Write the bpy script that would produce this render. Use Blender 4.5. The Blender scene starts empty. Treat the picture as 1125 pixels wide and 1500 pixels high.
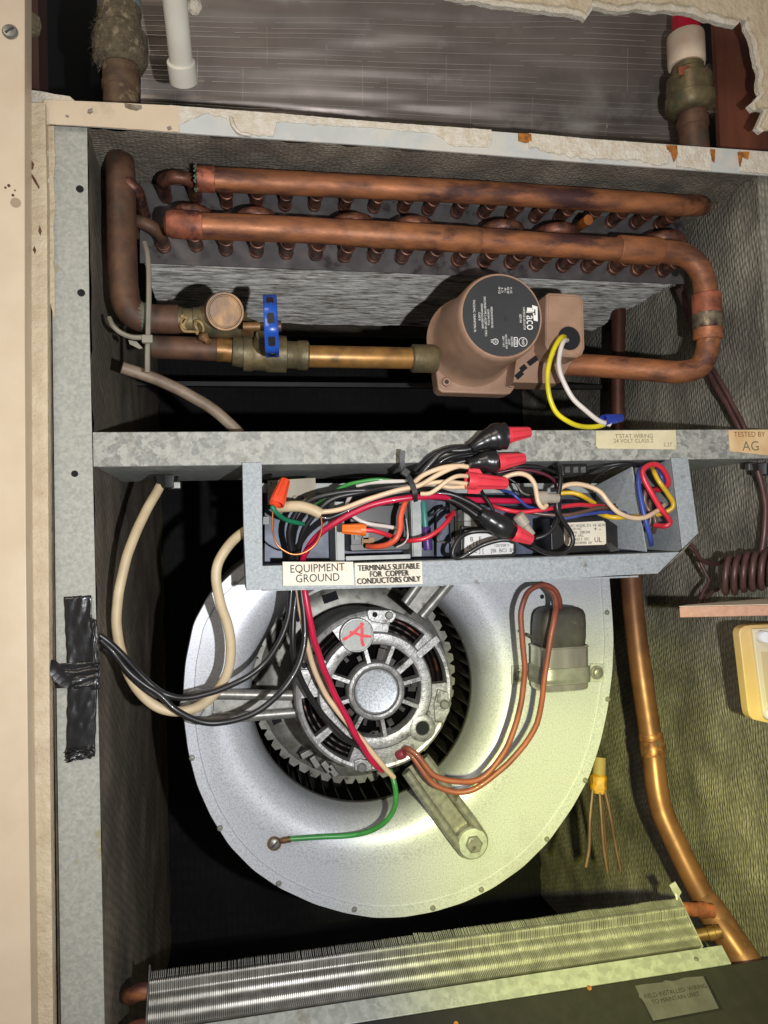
import bpy, bmesh, math, random
import numpy as np
from mathutils import Vector, Matrix, noise
random.seed(7)
rnd = random.Random(11)
sc = bpy.context.scene
col = sc.collection

# ---------------------------------------------------------------- camera
F = 1127.0; DCAM = 0.62
ex = np.array([5608.0, -142.0, 1127.0]); ex /= np.linalg.norm(ex)
ez = np.array([-1086.0, -33950.0, 1127.0]); ez -= ex * ez.dot(ex); ez /= np.linalg.norm(ez)
ey = np.cross(ez, ex)
RW = np.array([ex, ey, ez])            # camera axes (right, down, forward) -> world
CAM = np.array([0.0, -DCAM, 0.0])
right_w, down_w, fwd_w = RW[:, 0], RW[:, 1], RW[:, 2]
cam = bpy.data.objects.new('camera', bpy.data.cameras.new('camera'))
col.objects.link(cam)
cam.data.sensor_width = 36.0
cam.data.lens = F / 1500.0 * 36.0
cam.data.clip_start = 0.01; cam.data.clip_end = 50
mw = Matrix.Identity(4)
for i in range(3):
    mw[i][0] = right_w[i]; mw[i][1] = -down_w[i]; mw[i][2] = -fwd_w[i]; mw[i][3] = CAM[i]
cam.matrix_world = mw
sc.camera = cam

# ---------------------------------------------------------------- light
w = bpy.data.worlds.new('World'); sc.world = w; w.use_nodes = True
bg = w.node_tree.nodes['Background']
bg.inputs[0].default_value = (1.0, 0.94, 0.86, 1); bg.inputs[1].default_value = 0.18
def lamp(name, kind, loc, energy, color, **kw):
    l = bpy.data.lights.new(name, kind); l.energy = energy; l.color = color
    for k, v in kw.items(): setattr(l, k, v)
    o = bpy.data.objects.new(name, l); o.location = loc; col.objects.link(o)
    return o
def aim(o, target):
    o.rotation_euler = (Vector(target) - Vector(o.location)).to_track_quat('-Z', 'Y').to_euler()
flash_loc = CAM + right_w * 0.10 + down_w * 0.032
FLASH = lamp('phone_flash', 'SPOT', flash_loc, 18.0, (0.98, 0.985, 1.0), shadow_soft_size=0.005,
             spot_size=math.radians(124), spot_blend=1.0)
TORCH = lamp('torch', 'SPOT', flash_loc + down_w * 0.010 + right_w * 0.004, 30.0, (0.97, 1.0, 0.08), shadow_soft_size=0.008,
             spot_size=math.radians(39), spot_blend=1.0)
ROOM = lamp('room_lamp', 'AREA', (-0.9, -1.7, 1.1), 12.0, (1.0, 0.88, 0.74), size=0.7)
aim(ROOM, (0, 0, 0.0))
sc.view_settings.view_transform = 'Standard'; sc.view_settings.look = 'None'
sc.view_settings.exposure = 0.0; sc.view_settings.gamma = 1.0
try:
    sc.cycles.max_bounces = 6; sc.cycles.use_denoising = True
except Exception: pass

# ---------------------------------------------------------------- pixel rays
def ray(px, py):
    d = RW @ np.array([(px - 562.5) / F, (py - 750.0) / F, 1.0]); return d
def P(px, py, Y):
    d = ray(px, py); t = (Y + DCAM) / d[1]; return Vector(CAM + t * d)
def PX(px, py, X):
    d = ray(px, py); return Vector(CAM + d * (X / d[0]))
def PZ(px, py, Z):
    d = ray(px, py); return Vector(CAM + d * (Z / d[2]))
def mpp(p):
    return float(np.dot(np.array(p) - CAM, fwd_w)) / F
def lin(c):
    c /= 255.0
    return c / 12.92 if c <= 0.04045 else ((c + 0.055) / 1.055) ** 2.4
def rgb(r, g, b, k=1.0): return (lin(r) * k, lin(g) * k, lin(b) * k, 1)
aim(TORCH, P(885, 1255, 0.06)); aim(FLASH, P(540, 760, 0.08))

# ---------------------------------------------------------------- materials
MATS = {}
def mat(name, c1, c2=None, scale=60, rough=0.5, metal=0.0, c3=None, s3=20, t3=0.55, w3=0.08, bump=0.0, bscale=None,
        bdist=0.001, stretch=(1, 1, 1), detail=6, ramp=(0.35, 0.65), spec=0.5, rvar=0.0, voro=0, vmix=0.55, coat=0.0, trans=0.0):
    if name in MATS: return MATS[name]
    m = bpy.data.materials.new(name); m.use_nodes = True
    nt = m.node_tree; N = nt.nodes; L = nt.links
    b = N['Principled BSDF']
    b.inputs['Roughness'].default_value = rough; b.inputs['Metallic'].default_value = metal
    b.inputs['Specular IOR Level'].default_value = spec
    if coat: b.inputs['Coat Weight'].default_value = coat
    if trans: b.inputs['Transmission Weight'].default_value = trans
    tc = N.new('ShaderNodeTexCoord'); mp = N.new('ShaderNodeMapping'); mp.inputs['Scale'].default_value = stretch
    L.new(tc.outputs['Object'], mp.inputs[0])
    def nz(s, d=detail, r=0.55):
        n = N.new('ShaderNodeTexNoise'); n.inputs['Scale'].default_value = s; n.inputs['Detail'].default_value = d
        n.inputs['Roughness'].default_value = r; L.new(mp.outputs[0], n.inputs[0]); return n
    def rp(src, a, bb):
        r = N.new('ShaderNodeMapRange'); r.inputs[1].default_value = a; r.inputs[2].default_value = bb
        r.clamp = True; L.new(src, r.inputs[0]); return r
    def mix(fac, A, B):
        x = N.new('ShaderNodeMix'); x.data_type = 'RGBA'; L.new(fac, x.inputs[0])
        for v, i in ((A, 6), (B, 7)):
            if isinstance(v, tuple): x.inputs[i].default_value = v
            else: L.new(v, x.inputs[i])
        return x.outputs[2]
    if c2 is None: c2 = tuple(list(c1[:3])) + (1,)
    n1 = nz(scale)
    src = n1.outputs[0]
    if voro:
        v = N.new('ShaderNodeTexVoronoi'); v.inputs['Scale'].default_value = voro
        ad = N.new('ShaderNodeVectorMath'); ad.operation = 'MULTIPLY_ADD'
        nn = nz(voro * 1.2, 4); L.new(nn.outputs[1], ad.inputs[0]); ad.inputs[1].default_value = (1.6 / voro,) * 3
        L.new(mp.outputs[0], ad.inputs[2]); L.new(ad.outputs[0], v.inputs['Vector'])
        sx = N.new('ShaderNodeSeparateXYZ'); L.new(v.outputs['Color'], sx.inputs[0])
        md = N.new('ShaderNodeMath'); md.operation = 'MULTIPLY_ADD'; md.inputs[1].default_value = vmix
        L.new(sx.outputs[0], md.inputs[0])
        m2 = N.new('ShaderNodeMath'); m2.operation = 'MULTIPLY'; m2.inputs[1].default_value = 1 - vmix
        L.new(n1.outputs[0], m2.inputs[0]); L.new(m2.outputs[0], md.inputs[2]); src = md.outputs[0]
    f1 = rp(src, *ramp)
    c = mix(f1.outputs[0], c1, c2)
    if c3 is not None:
        n3 = nz(s3, 8, 0.65); f3 = rp(n3.outputs[0], t3, t3 + w3); c = mix(f3.outputs[0], c, c3)
    L.new(c, b.inputs['Base Color'])
    if rvar:
        r = N.new('ShaderNodeMapRange'); L.new(src, r.inputs[0]); r.inputs[1].default_value = 0.3; r.inputs[2].default_value = 0.7
        r.inputs[3].default_value = max(0.02, rough - rvar); r.inputs[4].default_value = min(1, rough + rvar)
        L.new(r.outputs[0], b.inputs['Roughness'])
    if bump:
        nb = nz(bscale or scale, 6); bp = N.new('ShaderNodeBump'); bp.inputs['Strength'].default_value = bump
        bp.inputs['Distance'].default_value = bdist; L.new(nb.outputs[0], bp.inputs['Height']); L.new(bp.outputs[0], b.inputs['Normal'])
    MATS[name] = m; return m

casing_m = mat('casing_paint', rgb(214, 196, 170), rgb(206, 186, 159), 25, 0.45, bump=0.15, bscale=500, bdist=0.0004, c3=rgb(176, 156, 128), s3=26, t3=0.64, w3=0.2)
plaster_m = mat('cream_plaster', rgb(214, 198, 170), rgb(196, 178, 148), 60, 0.75, c3=rgb(150, 120, 85), s3=60, t3=0.66, bump=0.8, bscale=260, bdist=0.0025)
raw_plaster_m = mat('raw_gypsum', rgb(224, 217, 203), rgb(204, 191, 168), 120, 0.9, bump=0.9, bscale=400, bdist=0.002)
galv_m = mat('galvanised_sheet', rgb(146, 151, 149), rgb(176, 179, 174), 160, 0.55, 0.12, c3=rgb(120, 118, 104), s3=30, t3=0.60, w3=0.2, bump=0.12, bscale=700, bdist=0.0003, rvar=0.1, spec=0.35)
spangle_m = mat('spangled_sheet', rgb(124, 125, 120), rgb(170, 170, 161), 420, 0.55, 0.12, voro=190, vmix=0.34, ramp=(0.30, 0.66), c3=rgb(112, 107, 92), s3=60, t3=0.58, w3=0.18, bump=0.1, bscale=500, bdist=0.0003, rvar=0.10, spec=0.35)
post_m = mat('post_sheet', rgb(152, 153, 145), rgb(172, 172, 163), 420, 0.55, 0.10, voro=420, vmix=0.25, c3=rgb(146, 136, 84), s3=14, t3=0.62, w3=0.08, bump=0.1, bscale=600, bdist=0.0003, spec=0.35)
boxmetal_m = mat('box_sheet', rgb(142, 148, 152), rgb(166, 171, 173), 520, 0.58, 0.10, voro=520, vmix=0.2, c3=rgb(112, 110, 104), s3=70, t3=0.62, w3=0.1, bump=0.1, bscale=800, bdist=0.0003, spec=0.3)
housing_m = mat('housing_sheet', rgb(170, 174, 180), rgb(194, 197, 203), 800, 0.42, 0.30, detail=3, ramp=(0.38, 0.52), c3=rgb(152, 152, 150), s3=12, t3=0.54, w3=0.35, bump=0.08, bscale=500, bdist=0.0003, rvar=0.08)
darkmetal_m = mat('dull_metal', rgb(92, 92, 90), rgb(120, 119, 114), 120, 0.5, 0.5, c3=rgb(60, 55, 48), s3=40, t3=0.58)
steel_m = mat('zinc_steel', rgb(122, 122, 118), rgb(152, 150, 144), 200, 0.42, 0.55, c3=rgb(86, 80, 68), s3=80, t3=0.6)
alu_m = mat('cast_aluminium', rgb(132, 132, 131), rgb(170, 170, 168), 160, 0.42, 0.55, c3=rgb(70, 62, 52), s3=95, t3=0.55, w3=0.16, bump=0.4, bscale=420, bdist=0.0008)
capdisc_m = mat('zinc_cap', rgb(150, 155, 160), rgb(188, 192, 196), 600, 0.4, 0.4, detail=2, ramp=(0.4, 0.6))
cavity_shade_m = mat('cavity_shade', rgb(9, 9, 9), rough=1.0, spec=0.05)  # near-black colour painted in for the shade inside the motor
black_m = mat('black_plastic', rgb(26, 26, 27), rgb(38, 37, 36), 80, 0.38, bump=0.05, bscale=300, bdist=0.0003)
rubber_m = mat('black_rubber', rgb(44, 42, 40), rgb(66, 63, 58), 60, 0.55, c3=rgb(90, 86, 78), s3=50, t3=0.62)
void_m = mat('dark_void', rgb(16, 17, 22), rgb(20, 20, 24), 10, 0.9)
tape_m = mat('electrical_tape', rgb(24, 24, 25), rgb(34, 34, 35), 50, 0.30, bump=0.25, bscale=70, bdist=0.002, c3=rgb(64, 62, 58), s3=60, t3=0.66, coat=0.15)
copper_m = mat('old_copper', rgb(174, 111, 71), rgb(102, 65, 47), 75, 0.55, 0.30, c3=rgb(72, 45, 43), s3=34, t3=0.53, w3=0.12, bump=0.25, bscale=320, bdist=0.0008, stretch=(0.35, 1, 1), detail=10, rvar=0.12)
copper_dark_m = mat('brown_copper', rgb(104, 74, 55), rgb(72, 52, 41), 60, 0.58, 0.25, c3=rgb(70, 72, 58), s3=26, t3=0.56, w3=0.14, bump=0.2, bscale=300, bdist=0.0006, detail=9)
copper_bright_m = mat('bright_copper', rgb(196, 128, 66), rgb(160, 92, 46), 40, 0.36, 0.5, c3=rgb(96, 58, 36), s3=30, t3=0.60, w3=0.14)
copper_red_m = mat('red_copper', rgb(176, 102, 74), rgb(118, 68, 52), 80, 0.52, 0.30, c3=rgb(78, 44, 40), s3=44, t3=0.55, bump=0.25, bscale=300, bdist=0.0006, detail=9)
stub_m = mat('stub_copper', rgb(124, 78, 58), rgb(70, 46, 38), 120, 0.46, 0.40, c3=rgb(48, 33, 31), s3=90, t3=0.52, w3=0.12, bump=0.2, bscale=300)
verdigris_m = mat('verdigris', rgb(78, 128, 108), rgb(104, 78, 58), 120, 0.8, bump=0.6, bscale=400)
solder_m = mat('solder_ring', rgb(150, 140, 112), rgb(74, 48, 52), 120, 0.4, 0.6, bump=0.4, bscale=200)
brass_m = mat('tarnished_brass', rgb(124, 110, 78), rgb(88, 80, 60), 70, 0.5, 0.45, c3=rgb(64, 84, 66), s3=45, t3=0.58, w3=0.1, bump=0.3, bscale=260)
brass_cap_m = mat('brass_cap', rgb(126, 94, 56), rgb(78, 57, 36), 90, 0.48, 0.4, c3=rgb(92, 70, 50), s3=90, t3=0.56, stretch=(1, 1, 0.5), bump=0.2, bscale=300)
brass_tube_m = mat('brass_tube', rgb(170, 126, 68), rgb(124, 90, 52), 60, 0.40, 0.45, bump=.12, bscale=300, bdist=.0005, c3=rgb(92, 78, 42), s3=60, t3=0.60)
blue_m = mat('blue_enamel', rgb(26, 82, 178), rgb(20, 64, 150), 40, 0.32, coat=0.3, bump=0.15, bscale=150)
bluenut_m = mat('blue_plastic', rgb(40, 66, 168), rgb(34, 54, 140), 60, 0.35)
pump_m = mat('taupe_enamel', rgb(162, 130, 108), rgb(148, 117, 96), 60, 0.44, bump=0.3, bscale=520, bdist=0.0005, c3=rgb(110, 78, 62), s3=40, t3=0.72)
disc_m = mat('label_black', rgb(48, 48, 50), rgb(54, 54, 55), 30, 0.45)
print_m = mat('white_print', rgb(226, 224, 216), rough=0.6)
ink_m = mat('black_ink', rgb(30, 27, 25), rough=0.7)
fadedink_m = mat('faded_ink', rgb(120, 110, 84), rough=0.7)
brownink_m = mat('brown_ink', rgb(128, 84, 44), rough=0.7)
redink_m = mat('red_marker', rgb(206, 40, 52), rgb(224, 74, 84), 200, 0.55)
paper_m = mat('cream_sticker', rgb(222, 214, 196), rgb(214, 204, 182), 50, 0.55, c3=rgb(186, 160, 112), s3=60, t3=0.66)
oldpaper_m = mat('aged_sticker', rgb(216, 206, 172), rgb(204, 192, 154), 70, 0.6, c3=rgb(176, 154, 108), s3=80, t3=0.62)
tanpaper_m = mat('tan_sticker', rgb(222, 192, 146), rgb(206, 170, 122), 70, 0.6)
card_m = mat('buff_card', rgb(176, 168, 148), rgb(160, 152, 134), 60, 0.7)
whitelabel_m = mat('white_label', rgb(214, 214, 212), rough=0.5)
silverlabel_m = mat('silver_label', rgb(104, 102, 104), rgb(92, 90, 92), 80, 0.5, 0.3)
basegrey_m = mat('base_cover_paint', rgb(44, 43, 42), rgb(50, 48, 47), 90, 0.75, spec=0.15, c3=rgb(48, 42, 36), s3=30, t3=0.68)
def wire_m(name, c, rough=0.35, k=0.8): return mat(name, rgb(*c), rgb(c[0] * k, c[1] * k, c[2] * k), 35, rough, c3=rgb(c[0] * 0.6 + 30, c[1] * 0.6 + 26, c[2] * 0.6 + 22), s3=70, t3=0.72, coat=0.1)
w_black = wire_m('wire_black', (34, 33, 34), 0.36)
w_red = wire_m('wire_red', (206, 28, 70))
w_red2 = wire_m('wire_bright_red', (224, 48, 66))
w_orange = wire_m('wire_orange', (238, 96, 62))
w_cream = wire_m('wire_cream', (226, 196, 160), 0.45, 0.9)
w_white = wire_m('wire_white', (222, 212, 204), 0.42, 0.9)
w_green = wire_m('wire_green', (62, 150, 70))
w_dkgreen = wire_m('wire_dark_green', (26, 122, 86))
w_yellow = wire_m('wire_yellow', (226, 184, 36))
w_yellow2 = wire_m('wire_lemon', (232, 216, 30))
w_blue = wire_m('wire_blue', (58, 78, 158))
w_brown = wire_m('wire_brown', (104, 78, 66))
w_rust = wire_m('wire_rust', (142, 76, 58), 0.48)
w_grey = wire_m('wire_grey', (120, 116, 110))
w_cu = mat('bare_copper_wire', rgb(190, 112, 66), rough=0.3, metal=0.7)
cable_m = mat('cable_sheath', rgb(206, 188, 154), rgb(188, 168, 134), 40, 0.5, c3=rgb(150, 128, 96), s3=60, t3=0.64, stretch=(1, 1, 1))
greycable_m = mat('grey_sheath', rgb(142, 126, 106), rgb(112, 96, 80), 60, 0.55, c3=rgb(112, 96, 80), s3=50, t3=0.58)
cap_m = mat('capillary', rgb(98, 70, 66), rgb(78, 54, 50), 60, 0.42, 0.25, c3=rgb(120, 96, 80), s3=60, t3=0.62)
nut_orange = mat('nut_orange', rgb(236, 82, 46), rgb(228, 72, 40), 60, 0.42)
nut_orange2 = mat('nut_amber', rgb(236, 120, 44), rgb(226, 106, 36), 60, 0.42)
nut_red = mat('nut_red', rgb(222, 66, 78), rgb(212, 54, 68), 60, 0.42)
clear_m = mat('clear_nylon', rgb(196, 188, 172), rgb(180, 170, 152), 60, 0.3, trans=0.35)
tie_m = mat('grey_nylon', rgb(140, 134, 120), rgb(126, 120, 106), 60, 0.45)
purple_m = mat('purple_sleeve', rgb(70, 42, 110), rough=0.4)
teal_m = mat('teal_sleeve', rgb(60, 128, 120), rough=0.4)
pvc_m = mat('white_pvc', rgb(226, 221, 208), rgb(216, 209, 194), 40, 0.42, c3=rgb(180, 168, 146), s3=50, t3=0.70)
greypvc_m = mat('grey_pvc', rgb(126, 134, 134), rgb(112, 118, 116), 40, 0.5)
pex_m = mat('red_pex', rgb(196, 24, 52), rough=0.4)
pexcollar_m = mat('bone_collar', rgb(222, 206, 184), rgb(210, 180, 152), 50, 0.45)
linty_m = mat('linty_brass', rgb(110, 98, 76), rgb(80, 70, 54), 140, 0.9, c3=rgb(140, 128, 104), s3=160, t3=0.55, bump=0.9, bscale=400, bdist=0.002)
lint_m = mat('lint', rgb(150, 140, 118), rough=0.95)
lint_dark_m = mat('dark_lint', rgb(96, 88, 76), rough=0.95)
wood_m = mat('red_wood', rgb(118, 66, 44), rgb(84, 44, 30), 50, 0.7, stretch=(1, 1, 0.15), bump=0.3, bscale=120)
bark_m = mat('dark_red_wood', rgb(74, 38, 28), rgb(58, 30, 22), 40, 0.75, stretch=(1, 1, 0.12))
foil_m = mat('foil_facing', rgb(130, 120, 114), rgb(102, 93, 88), 14, 0.40, 0.45, bump=0.05, bscale=26, bdist=0.003, c3=rgb(160, 153, 147), s3=9, t3=0.55, w3=0.2, rvar=0.06)
scrim_m = mat('scrim_thread', rgb(206, 200, 190), rough=0.4, metal=0.5)
fin_m = mat('aluminium_fin', rgb(218, 216, 210), rgb(98, 94, 86), 70, 0.34, 0.25, c3=rgb(92, 82, 60), s3=26, t3=0.55, w3=0.12, stretch=(0.55, 10, 1), ramp=(0.36, 0.66))
lowfin_m = mat('lower_fin', rgb(206, 206, 200), rgb(172, 171, 164), 90, 0.34, 0.45)
lowcore_m = mat('coil_core', rgb(120, 118, 112), rgb(92, 90, 84), 90, 0.4, 0.5)
coilplate_m = mat('coil_plate', rgb(112, 108, 108), rgb(92, 88, 88), 60, 0.42, 0.5, c3=rgb(64, 58, 56), s3=30, t3=0.58, bump=0.08, bscale=200)
wheel_m = mat('wheel_steel', rgb(54, 50, 46), rgb(36, 33, 30), 90, 0.45, 0.4, c3=rgb(96, 82, 66), s3=90, t3=0.62)
wheelring_m = mat('wheel_ring', rgb(140, 140, 134), rgb(112, 110, 102), 110, 0.45, 0.4, c3=rgb(78, 70, 58), s3=60, t3=0.56)
winding_m = mat('copper_winding', rgb(120, 66, 38), rgb(34, 26, 24), 60, 0.45, 0.3, ramp=(0.36, 0.5))
yellowed_m = mat('yellowed_plastic', rgb(214, 184, 122), rgb(204, 170, 104), 20, 0.45)
ivory_m = mat('ivory_plastic', rgb(210, 198, 168), rough=0.45)
whiteplug_m = mat('white_plug', rgb(232, 232, 236), rough=0.4)
board_top_m = mat('board_top', rgb(226, 210, 186), rgb(210, 192, 166), 120, 0.8, bump=0.3, bscale=600)
board_m = mat('pink_board', rgb(200, 156, 130), rgb(184, 140, 114), 160, 0.8, bump=0.5, bscale=500)
amber_m = mat('amber_tape', rgb(196, 146, 40), rgb(164, 116, 30), 140, 0.5, bump=0.5, bscale=200)

def insulation(name, a, b, vs, st, bump, dist, lite=None):
    m = bpy.data.materials.new(name); m.use_nodes = True; nt = m.node_tree; N = nt.nodes; L = nt.links
    bs = N['Principled BSDF']; bs.inputs['Roughness'].default_value = 0.8; bs.inputs['Specular IOR Level'].default_value = 0.25
    tc = N.new('ShaderNodeTexCoord'); mp = N.new('ShaderNodeMapping'); mp.inputs['Scale'].default_value = st
    mp.inputs['Rotation'].default_value = (math.radians(14), 0, 0)
    L.new(tc.outputs['Object'], mp.inputs[0])
    v = N.new('ShaderNodeTexVoronoi'); v.inputs['Scale'].default_value = vs; v.inputs['Randomness'].default_value = 0.38
    L.new(mp.outputs[0], v.inputs[0])
    n = N.new('ShaderNodeTexNoise'); n.inputs['Scale'].default_value = 11; n.inputs['Detail'].default_value = 9; L.new(tc.outputs['Object'], n.inputs[0])
    n2 = N.new('ShaderNodeTexNoise'); n2.inputs['Scale'].default_value = 420; n2.inputs['Detail'].default_value = 5; L.new(mp.outputs[0], n2.inputs[0])
    mr = N.new('ShaderNodeMapRange'); mr.inputs[1].default_value = 0.38; mr.inputs[2].default_value = 0.66; L.new(n.outputs[0], mr.inputs[0])
    mx = N.new('ShaderNodeMix'); mx.data_type = 'RGBA'; L.new(mr.outputs[0], mx.inputs[0]); mx.inputs[6].default_value = a; mx.inputs[7].default_value = b
    mr2 = N.new('ShaderNodeMapRange'); mr2.inputs[1].default_value = 0.1; mr2.inputs[2].default_value = 0.62
    mr2.inputs[3].default_value = 1.0; mr2.inputs[4].default_value = 0.45; L.new(v.outputs[0], mr2.inputs[0])
    ml = N.new('ShaderNodeMix'); ml.data_type = 'RGBA'; ml.blend_type = 'MULTIPLY'; ml.inputs[0].default_value = 0.7
    L.new(mx.outputs[2], ml.inputs[6]); L.new(mr2.outputs[0], ml.inputs[7])
    L.new(ml.outputs[2], bs.inputs['Base Color'])
    ad = N.new('ShaderNodeMath'); ad.operation = 'MULTIPLY_ADD'; ad.inputs[1].default_value = -1.0; L.new(v.outputs[0], ad.inputs[0])
    m3 = N.new('ShaderNodeMath'); m3.operation = 'MULTIPLY'; m3.inputs[1].default_value = 0.7; L.new(n2.outputs[0], m3.inputs[0]); L.new(m3.outputs[0], ad.inputs[2])
    bp = N.new('ShaderNodeBump'); bp.inputs['Strength'].default_value = bump; bp.inputs['Distance'].default_value = dist
    L.new(ad.outputs[0], bp.inputs['Height']); L.new(bp.outputs[0], bs.inputs['Normal'])
    MATS[name] = m; return m
wallins_m = insulation('duct_liner', rgb(128, 124, 113), rgb(180, 174, 157), 270, (1, 1, 0.52), 0.75, 0.0022)
sideins_m = insulation('side_liner', rgb(112, 104, 92), rgb(150, 138, 122), 260, (1, 1, 0.4), 0.5, 0.0016)
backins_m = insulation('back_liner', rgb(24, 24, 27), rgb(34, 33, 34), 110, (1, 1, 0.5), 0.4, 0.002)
ceilins_m = insulation('ceiling_liner', rgb(120, 112, 102), rgb(156, 146, 130), 420, (0.6, 1, 1), 0.7, 0.0018)

# ---------------------------------------------------------------- mesh helpers
ROOT = {}
class M:
    def __init__(s): s.v = []; s.f = []
    def add(s, vs, fs):
        o = len(s.v); s.v += [tuple(v) for v in vs]; s.f += [tuple(i + o for i in f) for f in fs]; return s
    def box(s, c, size, ax=None):
        c = Vector(c); h = [x / 2 for x in size]
        ax = ax or (Vector((1, 0, 0)), Vector((0, 1, 0)), Vector((0, 0, 1)))
        vs = [c + ax[0] * (h[0] * i) + ax[1] * (h[1] * j) + ax[2] * (h[2] * k) for i in (-1, 1) for j in (-1, 1) for k in (-1, 1)]
        return s.add(vs, [(0, 1, 3, 2), (4, 6, 7, 5), (0, 4, 5, 1), (2, 3, 7, 6), (0, 2, 6, 4), (1, 5, 7, 3)])
    def box2(s, a, b):
        a, b = Vector(a), Vector(b)
        return s.box((a + b) / 2, [abs(b[i] - a[i]) for i in range(3)])
    def prism(s, pts, ext):
        ext = Vector(ext); n = len(pts); pts = [Vector(p) for p in pts]
        vs = pts + [p + ext for p in pts]
        fs = [tuple(range(n)), tuple(reversed(range(n, 2 * n)))] + [(i, i + n, (i + 1) % n + n, (i + 1) % n) for i in range(n)]
        return s.add(vs, fs)
    def quad(s, a, b, c, d): return s.add([a, b, c, d], [(0, 1, 2, 3)])
    def tube(s, pts, r, n=10, caps=True, flat=None):
        pts = [Vector(p) for p in pts]; k = len(pts)
        rs = r if isinstance(r, (list, tuple)) else [r] * k
        T = [(pts[min(i + 1, k - 1)] - pts[max(i - 1, 0)]).normalized() for i in range(k)]
        u = T[0].orthogonal().normalized()
        if flat: u = (Vector(flat) - T[0] * T[0].dot(Vector(flat))).normalized()
        vs = []
        for i in range(k):
            u = (u - T[i] * u.dot(T[i])).normalized(); w_ = T[i].cross(u)
            for j in range(n):
                a = 2 * math.pi * j / n
                vs.append(pts[i] + (u * math.cos(a) * (2.0 if flat else 1.0) + w_ * math.sin(a)) * rs[i])
        fs = [(i * n + j, i * n + (j + 1) % n, (i + 1) * n + (j + 1) % n, (i + 1) * n + j) for i in range(k - 1) for j in range(n)]
        if caps: fs += [tuple(reversed(range(n))), tuple(range((k - 1) * n, k * n))]
        return s.add(vs, fs)
    def lathe(s, prof, o, axis=(0, 1, 0), n=32, ribs=0, amp=0.0, caps=True, ref=None):
        o = Vector(o); ax = Vector(axis).normalized()
        u = Vector(ref) if ref else (Vector((0, 0, 1)) if abs(ax.z) < 0.9 else Vector((1, 0, 0)))
        u = (u - ax * u.dot(ax)).normalized(); w_ = ax.cross(u); k = len(prof); vs = []
        for r, h in prof:
            for j in range(n):
                a = 2 * math.pi * j / n; rr = r * (1 + amp * math.cos(ribs * a)) if ribs else r
                vs.append(o + ax * h + (u * math.cos(a) + w_ * math.sin(a)) * rr)
        fs = [(i * n + j, i * n + (j + 1) % n, (i + 1) * n + (j + 1) % n, (i + 1) * n + j) for i in range(k - 1) for j in range(n)]
        if caps:
            if prof[0][0] > 1e-6: fs.append(tuple(reversed(range(n))))
            if prof[-1][0] > 1e-6: fs.append(tuple(range((k - 1) * n, k * n)))
        return s.add(vs, fs)
    def arcring(s, r0, r1, y0, y1, a0, a1, o, n=24):
        # sector of a flat ring in the XZ plane, angles in degrees clockwise-free (x = cos, z = sin)
        o = Vector(o); vs = []
        for i in range(n + 1):
            a = math.radians(a0 + (a1 - a0) * i / n); c, sn = math.cos(a), math.sin(a)
            for r, y in ((r0, y0), (r1, y0), (r1, y1), (r0, y1)): vs.append(o + Vector((r * c, y, r * sn)))
        fs = [(4 * i + j, 4 * i + (j + 1) % 4, 4 * i + 4 + (j + 1) % 4, 4 * i + 4 + j) for i in range(n) for j in range(4)]
        fs += [(3, 2, 1, 0), (4 * n, 4 * n + 1, 4 * n + 2, 4 * n + 3)]
        return s.add(vs, fs)
    def mesh(s, name, m, off=(0, 0, 0), smooth=40, fix=True):
        off = Vector(off); me = bpy.data.meshes.new(name)
        me.from_pydata([tuple(Vector(v) - off) for v in s.v], [], s.f)
        if fix:
            b = bmesh.new(); b.from_mesh(me); bmesh.ops.recalc_face_normals(b, faces=b.faces); b.to_mesh(me); b.free()
        if smooth:
            me.shade_smooth(); me.set_sharp_from_angle(angle=math.radians(smooth))
        me.materials.append(m); return me
    def build(s, name, m, parent=None, bevel=0, smooth=40, fix=True, kind=None):
        if parent is not None: off = ROOT[parent.name]
        else:
            a = np.array(s.v); off = Vector(((a[:, 0].min() + a[:, 0].max()) / 2, (a[:, 1].min() + a[:, 1].max()) / 2, a[:, 2].min()))
        o = bpy.data.objects.new(name, s.mesh(name, m, off, smooth, fix)); col.objects.link(o)
        if parent is not None: o.parent = parent; ROOT[o.name] = off
        else: o.location = off; ROOT[o.name] = off
        if bevel:
            bv = o.modifiers.new('Bevel', 'BEVEL'); bv.width = bevel; bv.segments = 2; bv.harden_normals = True; bv.limit_method = 'ANGLE'; bv.angle_limit = math.radians(40)
        if kind: o['kind'] = kind
        return o
USED = set()
def tag(o, label, cat, group=None):
    if label in USED and not group: print('DUP LABEL', label)
    USED.add(label); o['label'] = label; o['category'] = cat
    if group: o['group'] = group
    return o
def thing(name, label, cat, loc, group=None):
    o = bpy.data.objects.new(name, None); o.empty_display_size = 0.01; o.location = loc; col.objects.link(o)
    ROOT[o.name] = Vector(loc); return tag(o, label, cat, group)
def copy_part(o, parent, name=None):
    c = o.copy(); col.objects.link(c); c.parent = parent; ROOT[c.name] = ROOT[o.name]; return c
def smooth_path(pts, sub=6):
    pts = [Vector(p) for p in pts]
    if len(pts) < 3: return pts
    out = []; q = [pts[0] * 2 - pts[1]] + pts + [pts[-1] * 2 - pts[-2]]
    for i in range(1, len(q) - 2):
        a, b, c, d = q[i - 1:i + 3]
        # centripetal-ish Catmull-Rom
        for k in range(sub):
            t = k / sub
            out.append(0.5 * ((2 * b) + (c - a) * t + (2 * a - 5 * b + 4 * c - d) * t * t + (3 * b - a - 3 * c + d) * t ** 3))
    out.append(pts[-1]); return out
def path_px(pts, Y=0.0):
    return [P(p[0], p[1], p[2] if len(p) > 2 else Y) for p in pts]
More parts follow.
